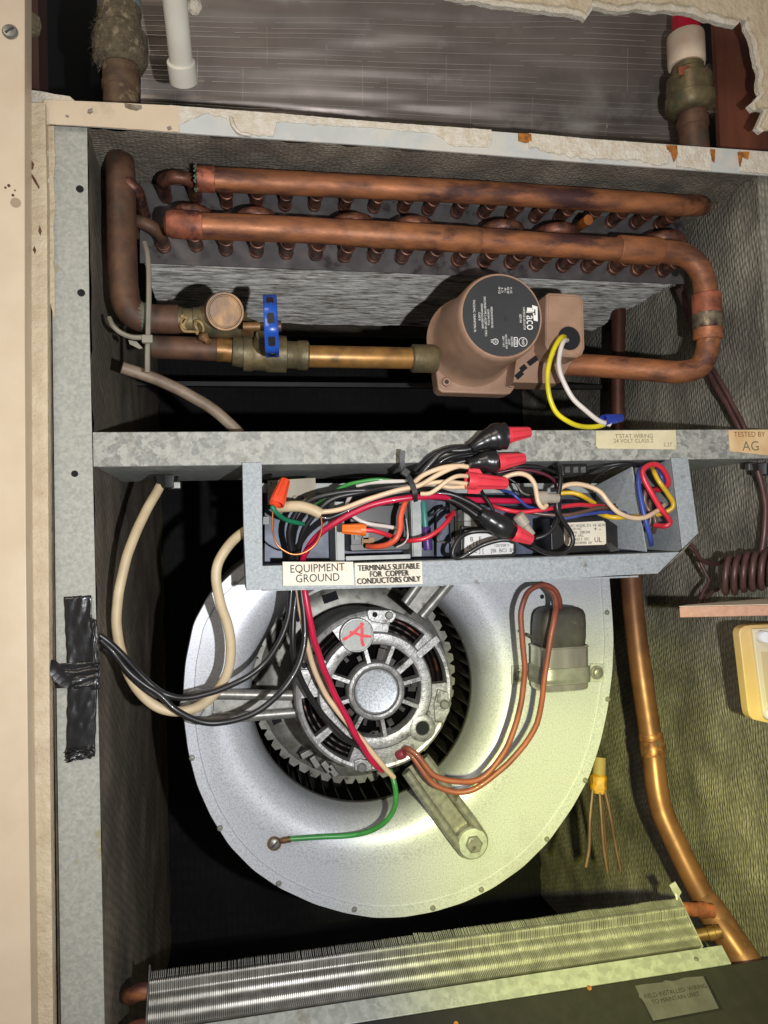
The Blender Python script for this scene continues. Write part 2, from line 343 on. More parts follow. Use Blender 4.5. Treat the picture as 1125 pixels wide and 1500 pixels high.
def wire(name, label, cat, pts, w_px, m, Y=0.0, group=None, n=8, sub=5, parent=None, flat=None):
    w3 = smooth_path(path_px(pts, Y), sub); r = w_px / 2 * mpp(w3[len(w3) // 2]); sd = rnd.uniform(0, 99)
    w3 = [p + Vector((noise.noise(p * 55 + Vector((sd, 0, 0))), noise.noise(p * 55 + Vector((0, sd, 0))), noise.noise(p * 55 + Vector((0, 0, sd))))) * min(r * .38, .0006) for p in w3]
    o = M().tube(w3, r, n, flat=flat).build(name, m, parent, smooth=60)
    if label: tag(o, label, cat, group)
    return o
def prism_px(pts, Y, th):
    # pts: pixel outline on the plane Y; th: thickness away from the viewer
    return M().prism([P(x, y, Y) for x, y in pts], (0, th, 0))
def rrect(c, w_, h, r, ax, seg=4):
    c = Vector(c); u, v = ax; out = []
    for sx, sy, a0 in ((1, 1, 0), (-1, 1, 90), (-1, -1, 180), (1, -1, 270)):
        for k in range(seg + 1):
            a = math.radians(a0 + 90 * k / seg)
            out.append(c + u * (sx * (w_ / 2 - r) + r * math.cos(a)) + v * (sy * (h / 2 - r) + r * math.sin(a)))
    return out
X_, Y_, Z_ = Vector((1, 0, 0)), Vector((0, 1, 0)), Vector((0, 0, 1))
def text(s, parent, c, size, m, right=X_, up=Z_, name='lettering', align='CENTER', bold=0.0, sx=1.0):
    cu = bpy.data.curves.new('t', 'FONT'); cu.body = s; cu.size = 1.0; cu.align_x = align; cu.align_y = 'CENTER'
    cu.resolution_u = 3; cu.extrude = 0.0
    t = bpy.data.objects.new('t', cu); col.objects.link(t)
    dg = bpy.context.evaluated_depsgraph_get(); me = bpy.data.meshes.new_from_object(t.evaluated_get(dg))
    col.objects.unlink(t); bpy.data.objects.remove(t)
    if bold:
        bb = bmesh.new(); bb.from_mesh(me)
        for k in (-1, 1):
            g = bmesh.ops.duplicate(bb, geom=bb.verts[:] + bb.edges[:] + bb.faces[:]) if k == 1 else None
        for v in [e for e in g['geom'] if isinstance(e, bmesh.types.BMVert)]: v.co.x += bold; v.co.z += .004
        bb.to_mesh(me); bb.free()
    right = Vector(right).normalized(); up = Vector(up).normalized(); nrm = right.cross(up); off = ROOT[parent.name]
    me.transform(Matrix(((right.x * size * sx, up.x * size, nrm.x, c[0] - off.x), (right.y * size * sx, up.y * size, nrm.y, c[1] - off.y),
                         (right.z * size * sx, up.z * size, nrm.z, c[2] - off.z), (0, 0, 0, 1))))
    me.materials.clear(); me.materials.append(m)
    o = bpy.data.objects.new(name, me); col.objects.link(o); o.parent = parent; ROOT[o.name] = off; return o
def fuzz(parent, name, spots, m, ln=0.004, wd=0.00012, gravity=0.3):
    b = M()
    for p, nr in spots:
        p = Vector(p); d = (Vector(nr) + Vector((rnd.gauss(0, .7), rnd.gauss(0, .7), rnd.gauss(0, .7) - gravity))).normalized()
        L_ = ln * rnd.uniform(0.4, 1.5); s_ = d.orthogonal().normalized() * wd
        k = Vector((rnd.gauss(0, .35), rnd.gauss(0, .35), rnd.gauss(0, .35))) * L_
        mid = p + d * L_ * 0.55; end = p + d * L_ + k
        b.add([p - s_, p + s_, mid + s_ * .7, mid - s_ * .7, end], [(0, 1, 2, 3), (3, 2, 4)])
    return b.build(name, m, parent, smooth=0, fix=False, kind='stuff')

# ================================================================ the setting
XL = P(131, 400, 0.0).x; XR = P(1112, 262, 0.0).x; YB = 0.60
ZC = P(560, 216, 0.0).z; ZF = -0.60
ZM0 = P(600, 678, 0.0).z; ZM1 = P(600, 631, 0.0).z
def struct(o): o['kind'] = 'structure'; return o
struct(M().box2((-0.9, YB + 0.06, -0.9), (0.9, YB + 0.08, 0.9)).build('closet_back_wall', void_m))
struct(M().box2((-0.9, -0.02, -0.92), (0.9, YB + 0.08, -0.90)).build('floor', void_m))
struct(M().box2((XL - 0.10, 0.0, -0.9), (XL - 0.085, YB + 0.06, 0.9)).build('closet_side_wall', void_m))
struct(M().box2((XR + 0.10, 0.0, -0.9), (XR + 0.115, YB + 0.06, 0.9)).build('closet_side_wall', void_m))
# plaster strip behind the casing
o = prism_px([(20, 150), (66, 150), (69, 300), (70, 620), (73, 1100), (78, 1520), (20, 1520)], -0.010, 0.012).build('plaster_wall', plaster_m)
struct(o); plaster_strip = o
chipb = mat('plaster_chip', rgb(120, 82, 58), rgb(88, 56, 40), 260, 0.9)
for pts in ([(39, 220), (44, 218), (47, 224), (43, 229), (38, 227)], [(37, 235), (45, 233), (50, 240), (48, 248), (40, 249), (36, 243)], [(45, 252), (52, 262), (58, 274), (57, 277), (50, 266), (44, 255)], [(50, 360), (53, 366), (51, 372), (48, 366)], [(58, 330), (61, 338), (59, 345), (56, 338)]):
    prism_px(pts, -0.0105, 0.001).build('plaster_chip', chipb, plaster_strip)
# broken plaster above the opening
edge = [(205, 0), (262, -2), (276, 6), (292, -3), (420, -6), (560, -8), (655, -3), (676, 3), (700, 4), (722, 10), (748, 12), (770, 16), (800, 19), (822, 22), (845, 25), (858, 31), (864, 24), (868, 11),
        (890, 17), (906, 21), (925, 16), (944, 18), (962, 22), (984, 25), (1004, 31), (1022, 33), (1040, 36), (1060, 39), (1078, 40), (1088, 30), (1093, 44), (1099, 56), (1103, 78), (1108, 96), (1112, 112), (1109, 128), (1114, 140), (1104, 152), (1096, 158), (1104, 164), (1119, 163), (1112, 178), (1108, 190), (1116, 196), (1126, 190), (1190, 205)]
jag = []
for i in range(len(edge) - 1):
    a, b = edge[i], edge[i + 1]; n = max(1, int(math.hypot(b[0] - a[0], b[1] - a[1]) / 6))
    for k in range(n):
        t = k / n; jag.append((a[0] + (b[0] - a[0]) * t + rnd.uniform(-1.2, 1.2), a[1] + (b[1] - a[1]) * t + rnd.uniform(-1.6, 1.6)))
jag.append(edge[-1])
jag = [(x, y - 3 - (12 if x < 640 else 0) - 9 * max(0, 1 - abs(x - 1005) / 60)) for x, y in jag]
up = prism_px(jag + [(1190, -60), (205, -60)], -0.014, 0.005).build('plaster_wall', raw_plaster_m); struct(up)
# painted skin of that plaster, slightly proud and with its own broken edge
skin = [(x + rnd.uniform(-1, 1), y - 9 - 6 * abs(noise.noise((x * .03, 0, 1))) - rnd.uniform(0, 3)) if x < 1080 else (x + 7 + rnd.uniform(0, 4), y - 3) for x, y in jag if x > 640]
struct(prism_px(skin + [(1195, -60), (640, -60)], -0.0165, 0.0022).build('plaster_wall', plaster_m))
# framing timber seen in the wall opening
o = M().box2(P(1056, 230, 0.050), P(1150, -40, 0.056)).build('timber_stud', wood_m); tag(o, 'reddish brown timber stud right of the red plastic pipe', 'timber')
o = M().box2(P(20, 160, 0.055), P(68, -40, 0.09)).build('timber_stud', bark_m); tag(o, 'dark red timber stud beside the screwed cream casing', 'timber')

# door casing at far left with its screw and hole
cx = thing('door_casing', 'smooth cream door casing with a slotted screw, along the left edge', 'door casing', P(20, 1500, -0.03))
prism_px([(-60, -40), (36.5, -40), (36.5, 500), (38, 800), (41, 1100), (46.5, 1540), (-60, 1540)], -0.030, 0.020).build('board', casing_m, cx, bevel=0.0008)
c = P(15, 47, -0.030)
b = M().lathe([(0.0055, 0.0), (0.0055, -0.0008), (0.0044, -0.0022), (0.0, -0.0028)], c, Y_, 20); s1 = b.build('screw', steel_m, cx)
M().box(c + Vector((0, -0.0029, 0)), (0.0072, 0.0006, 0.0010), (Vector((.8, 0, .6)), Y_, Vector((-.6, 0, .8)))).build('screw_slot', black_m, s1)
M().lathe([(0.0, -0.0004), (0.0036, -0.0004), (0.0036, 0.0002)], P(23, 297, -0.030), Y_, 18).build('filled_hole', mat('hole_filler', rgb(168, 148, 124), rough=0.8), cx)
for q, (x, y, r) in enumerate([(13, 272, 2.2), (19, 286, 2.0), (8, 275, 1.6), (22, 279, 1.2)]):
    M().lathe([(0.0, -0.0003), (r * .00052, -0.0003), (r * .00052, 0.0002)], P(x, y, -0.030), Y_, 9).build('nail_hole', mat('hole_dark', rgb(84, 68, 54), rough=0.9), cx)

# ================================================================ cabinet
cab = thing('fan_coil_cabinet', 'galvanised fan coil cabinet with an open front filling the recess', 'cabinet', P(600, 1500, 0.02))
# corner post with punched holes drawn as recessed discs
b = prism_px([(74, 184), (127.5, 187), (131, 480), (136, 700), (145, 1100), (154, 1540), (90, 1540), (84, 1100), (79, 640), (76, 400)], 0.0, 0.0015)
post = b.build('corner_post', post_m, cab)
M().box2(P(129, 190, 0.0015) , P(127, 1540, 0.0015)).build('post_return', post_m, cab) if False else None
hs = M()
for x, y, r in [(117, 277, 5.2), (119, 429, 5.2), (109.5, 694, 4.6)]:
    hs = M().lathe([(0.0, -0.0004), (r * .00055, -0.0004), (r * .00055, 0.0002)], P(x, y, 0.0), Y_, 18); hs.build('punched_hole', void_m, post)
# chipped paint lip along the post
lip = [(70, 184), (79, 184), (80.5, 240), (78, 262), (81, 300), (78, 330), (79.5, 370), (78, 386), (80, 398), (80, 470), (76.5, 455), (70, 430), (62.5, 402), (63, 396), (72, 388), (73, 300), (71, 240)]
prism_px(lip, -0.0008, 0.0012).build('paint_flake', plaster_m, post)
prism_px([(70, 470), (78, 470), (84, 1100), (90, 1540), (86, 1540), (80, 1100), (73, 640)], 0.004, 0.002).build('post_edge', brownink_m if False else mat('rusty_edge', rgb(96, 82, 64), rgb(66, 56, 46), 60, 0.8), post)
# caulk beads in the gap
for k, (x, y, r) in enumerate([(64, 196, 5), (63, 212, 5), (65, 226, 6), (62, 240, 5), (64, 253, 6), (67, 266, 5)]):
    p = P(x, y, -0.004); M().lathe([(0.0, -r * .0006), (r * .0004, -r * .0004), (r * .00055, 0), (r * .0004, r * .0005), (0, r * .0006)], p, (0.3, 0.2, 1), 9).build('caulk_bead', raw_plaster_m, post)

# top rail: steel angle with chipped paint
rail = prism_px([(64, 146), (300, 158), (560, 180), (860, 203), (1180, 226), (1180, 262), (1125, 257), (860, 238), (560, 214), (300, 197), (65, 180)], -0.004, 0.0016).build('top_rail', mat('rail_primer', rgb(198, 200, 196), rgb(188, 191, 187), 40, 0.5, c3=rgb(204, 200, 190), s3=25, t3=0.5, bump=0.2, bscale=300), cab)
M().prism([P(64, 146.6, -0.0025), P(1180, 226.6, -0.0025), P(1180, 226.6, -0.0025) + Vector((0, .03, 0)), P(64, 146.6, -0.0025) + Vector((0, .03, 0))], (0, 0, -0.0015)).build('rail_return', galv_m, cab)
def strip(top, bot, n=70, amp=1.6, s=0.06, seed=0):
    T_ = []; B_ = []
    for i in range(n + 1):
        t = i / n
        def at(pl):
            x = pl[0][0] + (pl[-1][0] - pl[0][0]) * t
            for a, b in zip(pl, pl[1:]):
                if a[0] <= x <= b[0] + 1e-6: return x, a[1] + (b[1] - a[1]) * (x - a[0]) / max(1e-6, b[0] - a[0])
            return x, pl[-1][1]
        x, y = at(top); T_.append((x, y + amp * .5 * noise.noise((x * s, seed, 3))))
        x, y = at(bot); B_.append((x, y + amp * 2 * noise.noise((x * s, seed, 0)) + rnd.uniform(-.5, .5) * amp))
    return T_ + B_[::-1]
pa = strip([(63.5, 146), (140, 149), (262, 155)], [(64, 181), (140, 185), (262, 193.5)], 30, 0.4)
prism_px(pa, -0.0052, 0.0013).build('paint_layer', casing_m, rail)
pa = strip([(248, 154), (300, 158), (420, 167), (560, 179), (720, 190)], [(248, 188), (262, 182), (300, 165), (330, 172), (345, 196), (400, 199), (405, 178), (560, 188), (640, 196), (660, 213), (715, 216), (720, 208)], 90, 1.5, 0.11)
prism_px(pa, -0.0050, 0.0011).build('paint_layer', raw_plaster_m, rail)
pa = strip([(775, 195), (860, 203), (980, 212)], [(775, 214), (800, 222), (860, 232), (940, 234), (962, 243), (980, 236)], 60, 2.0, 0.1, 4)
prism_px(pa, -0.0056, 0.0017).build('paint_layer', raw_plaster_m, rail)
pa = strip([(992, 213), (1042, 217)], [(992, 243), (1042, 250)], 20, 2.0, 0.2, 7)
prism_px(pa, -0.0056, 0.0017).build('paint_layer', raw_plaster_m, rail)
pa = strip([(1085, 220), (1180, 227)], [(1085, 250), (1180, 262)], 20, 2.0, 0.2, 9)
prism_px(pa, -0.0056, 0.0017).build('paint_layer', raw_plaster_m, rail)
rust_m = mat('rust', rgb(186, 118, 44), rgb(120, 72, 34), 200, 0.85, bump=0.5, bscale=400)
for pts in ([(760, 195), (778, 196), (779, 206), (770, 208), (760, 205)], [(976, 212), (992, 213), (993, 226), (988, 236), (984, 222), (977, 219)], [(1040, 218), (1048, 219), (1047, 237), (1042, 230)], [(1082, 222), (1098, 222), (1096, 234), (1088, 230), (1085, 243)]):
    prism_px(pts, -0.0059, 0.002).build('rust_patch', rust_m, rail)
chip_m = mat('paint_chip', rgb(150, 146, 136), rgb(112, 92, 70), 300, 0.8)
for pts in ([(129, 160), (135, 158), (136, 164), (131, 167), (128, 165)], [(182, 151), (196, 153), (207, 154), (208, 159), (200, 162), (190, 160), (183, 157)], [(96, 168), (101, 169), (100, 172), (96, 171)], [(244, 186), (250, 184), (252, 189), (246, 191)]):
    prism_px(pts, -0.0056, 0.0005).build('paint_chip', chip_m, rail)
# raised curl of loose paint
wire('paint_curl', None, None, [(338, 172, -.006), (342, 184, -.008), (352, 195, -.007), (366, 198, -.006)], 6, raw_plaster_m, parent=rail, n=6)

# cross rail in the middle
zt, zb = ZM1, ZM0
def zrow(px, py): return P(px, py, 0).z
cr = M().box2((P(136, 655, 0).x, 0.0, zb), (XR + 0.06, 0.0014, zt)).build('cross_rail', spangle_m, cab, bevel=0.0006)
M().box2((XL + .002, 0.0016, zb), (XR + 0.06, 0.15, zb + 0.0014)).build('rail_underside', galv_m, cr)
M().box2((XL + .002, 0.0016, zt - 0.0014), (XR + 0.06, 0.15, zt)).build('rail_upper_side', galv_m, cr)
# liner panels
def sheet(name, a, b_, c, d, m, nu=40, nv=40, amp=0.002, s=40, nrm=(0, 0, 0)):
    a, b_, c, d = map(Vector, (a, b_, c, d)); nrm = Vector(nrm); vs = []; fs = []
    for i in range(nu + 1):
        for j in range(nv + 1):
            u, v = i / nu, j / nv; p = a * (1 - u) * (1 - v) + b_ * u * (1 - v) + c * u * v + d * (1 - u) * v
            p = p + nrm * amp * (noise.noise(p * s) + 0.5 * noise.noise(p * s * 3.1)); vs.append(p)
    for i in range(nu):
        for j in range(nv):
            q = i * (nv + 1) + j; fs.append((q, q + nv + 1, q + nv + 2, q + 1))
    return M().add(vs, fs).build(name, m, cab, smooth=80, fix=False)
sheet('liner_panel', (XR, 0.002, ZC), (XR, YB, ZC), (XR, YB, ZF), (XR, 0.002, ZF), wallins_m, 60, 90, 0.0025, 30, (1, 0, 0))
sheet('liner_panel', (XL, 0.002, ZC), (XL, 0.002, ZF), (XL, YB, ZF), (XL, YB, ZC), sideins_m, 80, 40, 0.002, 26, (1, 0, 0))
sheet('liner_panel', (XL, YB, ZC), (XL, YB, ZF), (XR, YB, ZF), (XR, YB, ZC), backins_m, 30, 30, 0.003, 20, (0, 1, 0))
ceil_ = sheet('liner_panel', (XL, 0.0, ZC), (XL, YB, ZC), (XR, YB, ZC), (XR, 0.0, ZC), ceilins_m, 50, 140, 0.0035, 45, (0, 0, 1))
fuzz(ceil_, 'lint', [((rnd.uniform(XL, XR), rnd.uniform(0.004, 0.11), ZC - 0.0005), (0, -0.3, -0.5)) for _ in range(4200)], lint_dark_m, 0.0042, 0.00011, 0.0)
fuzz(ceil_, 'lint', [((XR - rnd.uniform(0, .05) ** 1.0 * rnd.random(), rnd.uniform(0.004, 0.08), ZC - abs(rnd.gauss(0, .006))), (-0.5, -0.3, -0.5)) for _ in range(700)], lint_m, 0.006, 0.00012, 0.1)
M().box2((XR + .0005, .003, ZF), (XR + .06, .006, ZC)).build('corner_post', wallins_m, cab)
# slanted base: strip, dark cover, stickers
Yb0 = 0.02; pb = P(800, 1424, Yb0); tdir = Vector((0, 0.81, 0.585)).normalized(); ndir = Vector((0, -tdir.z, tdir.y))
def base(x, s, h=0.0): return Vector((x, Yb0, pb.z)) + tdir * s + ndir * h
def bslab(name, x0, x1, s0, s1, h0, h1, m, parent=cab, **k):
    return M().prism([base(x0, s0, h1), base(x1, s0, h1), base(x1, s1, h1), base(x0, s1, h1)], ndir * (h0 - h1)).build(name, m, parent, **k)
xe = P(1066, 1395, 0.012).x
bslab('base_rail', XL - 0.02, xe, -0.0160, 0.0004, -0.002, 0.0, mat('bright_galv', rgb(186, 190, 184), rgb(160, 164, 158), 150, .42, .3, voro=200, vmix=.3, c3=rgb(150, 146, 130), s3=30, t3=.62), bevel=0.0004)
cover = bslab('base_cover', XL - 0.02, XR + 0.06, -0.0850, -0.0164, -0.004, -0.0018, basegrey_m)
bslab('base_edge', XL - 0.02, XR + 0.06, -0.110, -0.0853, -0.004, -0.0004, mat('edge_strip', rgb(150, 142, 100), rgb(176, 176, 160), 60, 0.5), bevel=0.0012)
for x, y in [(1020, 1405), (863, 1447), (668, 1500)]:
    d = ray(x, y); pl = base(0, 0, 0.0); t = (pl - Vector(CAM)).dot(ndir) / Vector(d).dot(ndir); q = Vector(CAM) + Vector(d) * t
    M().lathe([(0.0022, 0), (0.002, .0006), (0, .001)], q, ndir, 10).build('rivet', rust_m if x != 1020 else steel_m, cab)
def on_base(x, y, h=0.0):
    d = Vector(ray(x, y)); pl = base(0, 0, h); t = (pl - Vector(CAM)).dot(ndir) / d.dot(ndir); return Vector(CAM) + d * t
sk = [(930, 1444), (941, 1442), (970, 1439), (974, 1436), (986, 1437), (994, 1435), (999, 1433), (1003, 1432), (1030, 1430), (1053, 1477), (957, 1495), (944, 1469), (940, 1463), (936, 1460), (936, 1456)]
M().prism([on_base(x, y, -0.0012) for x, y in sk], -ndir * 0.0004).build('sticker', silverlabel_m, cover)
M().prism([on_base(x, y, -0.0015) for x, y in [(934, 1452), (1034, 1430), (1060, 1479), (956, 1499)]], -ndir * 0.0002).build('sticker_black_backing', black_m, cover)  # black sheet under the sticker, showing past its right and lower edges
for s_, x, y, sz in (('FIELD INSTALLED  WIRING', 990, 1452, 0.0050), ('TO MAINTAIN UNIT', 990, 1462, 0.0050)):
    text(s_, cover, on_base(x, y, -0.0010), sz, ink_m, on_base(1000, 1450) - on_base(950, 1459), tdir)

# stickers on the cross rail
def sticker(pts, m, Y=-0.0009): return prism_px(pts, Y, 0.0004).build('sticker', m, cr)
st = sticker([(873, 631), (990, 630), (991, 656), (989, 658.5), (876, 657), (873, 653)], oldpaper_m)
text("T'STAT WIRING", cr, P(929, 639, -0.0011), 0.0052, fadedink_m)
text('24 VOLT CLASS 2', cr, P(928, 646, -0.0011), 0.0050, fadedink_m)
text('2.27', cr, P(978, 651.5, -0.0011), 0.0048, fadedink_m)
sticker([(1067, 630), (1180, 629), (1180, 674), (1125, 667), (1069, 661)], tanpaper_m)
text('TESTED BY', cr, P(1098, 636.5, -0.0011), 0.0066, brownink_m)
text('AG', cr, P(1100, 654, -0.0011), 0.0125, fadedink_m)

# ================================================================ foil panel and things in the wall opening
fo = thing('foil_panel', 'crinkled silver foil duct insulation with scrim threads above the top rail', 'insulation', P(600, 210, 0.10))
A, B_, C_, D_ = P(206, 200, 0.155), P(1000, 248, 0.105), P(1002, -50, 0.055), P(206, -50, 0.100)
vs = []; nu, nv = 120, 50
for i in range(nu + 1):
    for j in range(nv + 1):
        u, v = i / nu, j / nv; p = A * (1 - u) * (1 - v) + B_ * u * (1 - v) + C_ * u * v + D_ * (1 - u) * v
        p = p + Vector((0, 1, 0)) * (0.0022 * noise.noise(p * 11) + 0.0015 * noise.noise(Vector((p.x * 10, 0, p.z * 90))) + (0.006 * noise.noise(Vector((p.x * 6, 3, p.z * 130))) if v < 0.25 else 0)); vs.append(p)
M().add(vs, [(i * (nv + 1) + j, (i + 1) * (nv + 1) + j, (i + 1) * (nv + 1) + j + 1, i * (nv + 1) + j + 1) for i in range(nu) for j in range(nv)]).build('facing', foil_m, fo, smooth=80, fix=False)
def foilp(u, v):
    i = min(nu, max(0, int(u * nu))); j = min(nv, max(0, round(v * nv)))
    p = A * (1 - u) * (1 - v) + B_ * u * (1 - v) + C_ * u * v + D_ * (1 - u) * v; q = vs[i * (nv + 1) + j]
    return Vector((p.x, q.y - 0.0007, p.z))
b = M()
for k in range(34):
    v = 0.04 + k * 0.0285
    u = 0.0
    while u < 0.99:
        ln = rnd.uniform(.10, .45); e_ = min(.995, u + ln)
        if rnd.random() < 0.72: b.tube([foilp(u + (e_ - u) * t / 10, v) for t in range(11)], rnd.uniform(.00010, .00019), 4, caps=False)
        u = e_ + rnd.uniform(.0, .04)
for k in range(26):
    u = 0.02 + k * 0.038 + rnd.uniform(-.01, .01); v0 = rnd.uniform(0, .5)
    if rnd.random() < 0.45: b.tube([foilp(u, v0 + t * .02) for t in range(12)], 0.00012, 4)
b.build('scrim_thread', scrim_m, fo, kind='stuff')

def vpipe(x0, y0, x1, y1, Y, w0, w1=None):
    a, b = P(x0, y0, Y), P(x1, y1, Y); return a, b, w0 / 2 * mpp(a), (w1 or w0) / 2 * mpp(b)
# left riser with linty union
lp = thing('union_pipe', 'lint covered brass union on a copper riser, upper left corner', 'pipe', P(177, 160, 0.05))
a, b_, r, r2 = vpipe(174, -30, 175, 14, 0.05, 62); M().lathe([(r, 0), (r, (b_ - a).length)], a, b_ - a, 24).build('plastic_pipe', greypvc_m, lp)
a, b_, r, r2 = vpipe(175, 10, 176, 60, 0.05, 60); M().lathe([(r, 0), (r * 1.05, .004), (r * .98, .01), (r * 1.02, .018), (r, (b_ - a).length)], a, b_ - a, 20).build('adapter', linty_m, lp)
a, b_, r, r2 = vpipe(176, 46, 177, 100, 0.05, 74); un = M().lathe([(r * .8, -.002), (r, .002), (r * 1.04, .015), (r, (b_ - a).length - .004), (r * .78, (b_ - a).length)], a, b_ - a, 16, ribs=8, amp=0.03).build('union_nut', linty_m, lp)
a, b_, r, r2 = vpipe(177, 92, 178, 165, 0.05, 52); M().lathe([(r, 0), (r, .018), (r * 1.05, .0185), (r * 1.05, .024), (r * .98, .025), (r * .98, (b_ - a).length)], a, b_ - a, 24).build('copper_stub', mat('crusty_copper', rgb(104, 80, 58), rgb(74, 56, 42), 80, 0.7, c3=rgb(134, 120, 92), s3=60, t3=0.56, bump=0.5, bscale=200), lp)
spots = []
for _ in range(560):
    t = .12 + .7 * rnd.random() ** .8; x = 172 + 6 * t; ang = rnd.uniform(math.pi, 2 * math.pi); q = P(x, 12 + 118 * t, 0.05); rr = (37 if 0.3 < t < 0.75 else 29) * mpp(q)
    n_ = Vector((math.cos(ang), math.sin(ang), 0)); spots.append((q + n_ * rr, n_))
fuzz(lp, 'lint', spots, lint_m, 0.0038, 0.00009, 0.35)
# white pvc drain pipe
pv = thing('drain_pipe', 'white plastic pipe with a cut coupling hanging over the foil panel', 'pipe', P(270, 120, 0.0))
a, b_ = P(252, -40, -0.045), P(266, 98, 0.02); d = b_ - a; r = 17.5 * mpp((a + b_) / 2)
M().lathe([(r, 0), (r, d.length)], a, d, 28).build('tube', pvc_m, pv)
a2 = P(265, 90, 0.016); e2 = P(269, 119, 0.030); d2 = e2 - a2; r = 20.5 * mpp(a2)
M().lathe([(r * .86, -.0006), (r, .0004), (r * 1.0, d2.length), (r * .90, d2.length + .0004), (r * .84, d2.length - .001), (0, d2.length - 0.001)], a2, d2, 32).build('coupling', pvc_m, pv)
o = M(); q0 = P(284, 8, 0.0)
for k in range(1): o.lathe([(0, -.008), (.004, -.006), (.0055, 0), (.004, .005), (0, .009)], q0, (0.2, 0, 1), 10, ribs=3, amp=.2)
o = o.build('plaster_crumb', raw_plaster_m); tag(o, 'fibrous lump of plaster beside the top of the white plastic pipe', 'plaster crumb')
fuzz(o, 'lint', [(q0 + Vector((rnd.gauss(0, .003), -.003, rnd.gauss(0, .004))), (0, -1, 0)) for _ in range(120)], lint_m, .004) if False else None
# right pipe: pex, collar, union, copper
rp_ = thing('pex_pipe', 'red plastic pipe clamped into a bone coloured collar and brass union', 'pipe', P(1010, 215, 0.03))
def seg(name, x0, y0, x1, y1, w0, m, prof=None, n=24, Y=0.03, **k):
    a, b_, r, _ = vpipe(x0, y0, x1, y1, Y, w0); L_ = (b_ - a).length
    return M().lathe([(r * u, L_ * h) for u, h in (prof or [(1, 0), (1, 1)])], a, b_ - a, n, **k).build(name, m, rp_)
seg('pex_tube', 1004, -40, 1005, 60, 40, pex_m)
seg('collar', 1004, 53, 1006, 98, 53, pexcollar_m, [(0.8, -.02), (.97, 0), (1, .1), (1, .9), (.95, 1), (.8, 1.0)])
seg('crimp_fitting', 1006, 78, 1009, 132, 50, brass_m, [(1, 0), (1, .2), (.9, .25), (.9, .5), (1, .55), (1, .8), (.86, .85), (.86, 1)])
seg('union_nut', 1009, 118, 1012, 168, 66, brass_m, [(.75, -.1), (.98, 0), (1.0, .2), (.98, .5), (1.08, .55), (1.08, .75), (.9, .95), (.7, 1.0)], ribs=6, amp=.03)
seg('copper_stub', 1012, 150, 1018, 225, 42, copper_dark_m, [(1, 0), (1, .35), (1.08, .36), (1.08, .5), (1, .52), (1, 1)])
prism_px([(994, 98), (1010, 95), (1011, 107), (995, 110)], 0.0145, 0.001).build('copper_tag', copper_red_m, rp_)
spots = []
for _ in range(900):
    t = rnd.random(); q = P(1036 + 6 * t - 8 * rnd.random(), 95 + 70 * t, 0.02); n_ = Vector((0.9, -.5, 0)); spots.append((q, n_))
fuzz(rp_, 'lint', spots, lint_m, 0.0055, 0.0001, 0.3)
# plaster crumbs on the rail at left
o = prism_px([(37, 124), (46, 132), (62, 134), (80, 138), (102, 141), (110, 148), (66, 152), (37, 152)], -0.002, 0.012).build('plaster_crumb', raw_plaster_m, smooth=0)
tag(o, 'crumbling plaster edge on the left end of the top rail', 'plaster crumb')
o = M().lathe([(0, -.011), (.006, -.008), (.007, 0), (.005, .008), (0, .011)], P(44, 36, 0.02), (0.1, 0, 1), 10, ribs=3, amp=.25).build('plaster_crumb', linty_m)
tag(o, 'grey fluffy lump against the dark timber by the casing screw', 'plaster crumb')

# ================================================================ upper coil
YC = 0.085
coil = thing('cooling_coil', 'finned copper tube coil behind the two copper headers', 'coil', P(600, 410, 0.1))
prism_px([(205, 268), (1003, 325), (1003, 416), (205, 385)], YC, 0.0015).build('end_plate', coilplate_m, coil)
hp = M().lathe([(0, -.0003), (.0045, -.0003), (.0045, .0002)], P(989, 399, YC), Y_, 16).build('plate_hole', void_m, coil)
x0, x1 = P(206, 390, YC).x, P(1003, 412, YC).x; zc0 = P(600, 398, YC).z
b = M(); rr = random.Random(3); nfin = 104
for k in range(nfin):
    y = YC + 0.004 + k * 0.0019; n_ = 44; vs = []
    for i in range(n_ + 1):
        x = x0 + 0.002 + (x1 - x0 - 0.004) * i / n_
        dz = 0.0016 * noise.noise(Vector((x * 22, y * 60, 0))) + rr.uniform(-.0006, .0006); dy = 0.0009 * noise.noise(Vector((x * 60, y * 300, 5)))
        vs += [(x, y + dy, zc0 + 0.004 + dz), (x, y + dy + 0.0007, zc0 + 0.016)]
    b.add(vs, [(2 * i, 2 * i + 2, 2 * i + 3, 2 * i + 1) for i in range(n_)])
b.build('fin', fin_m, coil, smooth=0, fix=False, kind='stuff')
M().box2((x0, YC + 0.002, zc0 + 0.012), (x1, YC + 0.21, zc0 + 0.07)).build('coil_core', darkmetal_m, coil)
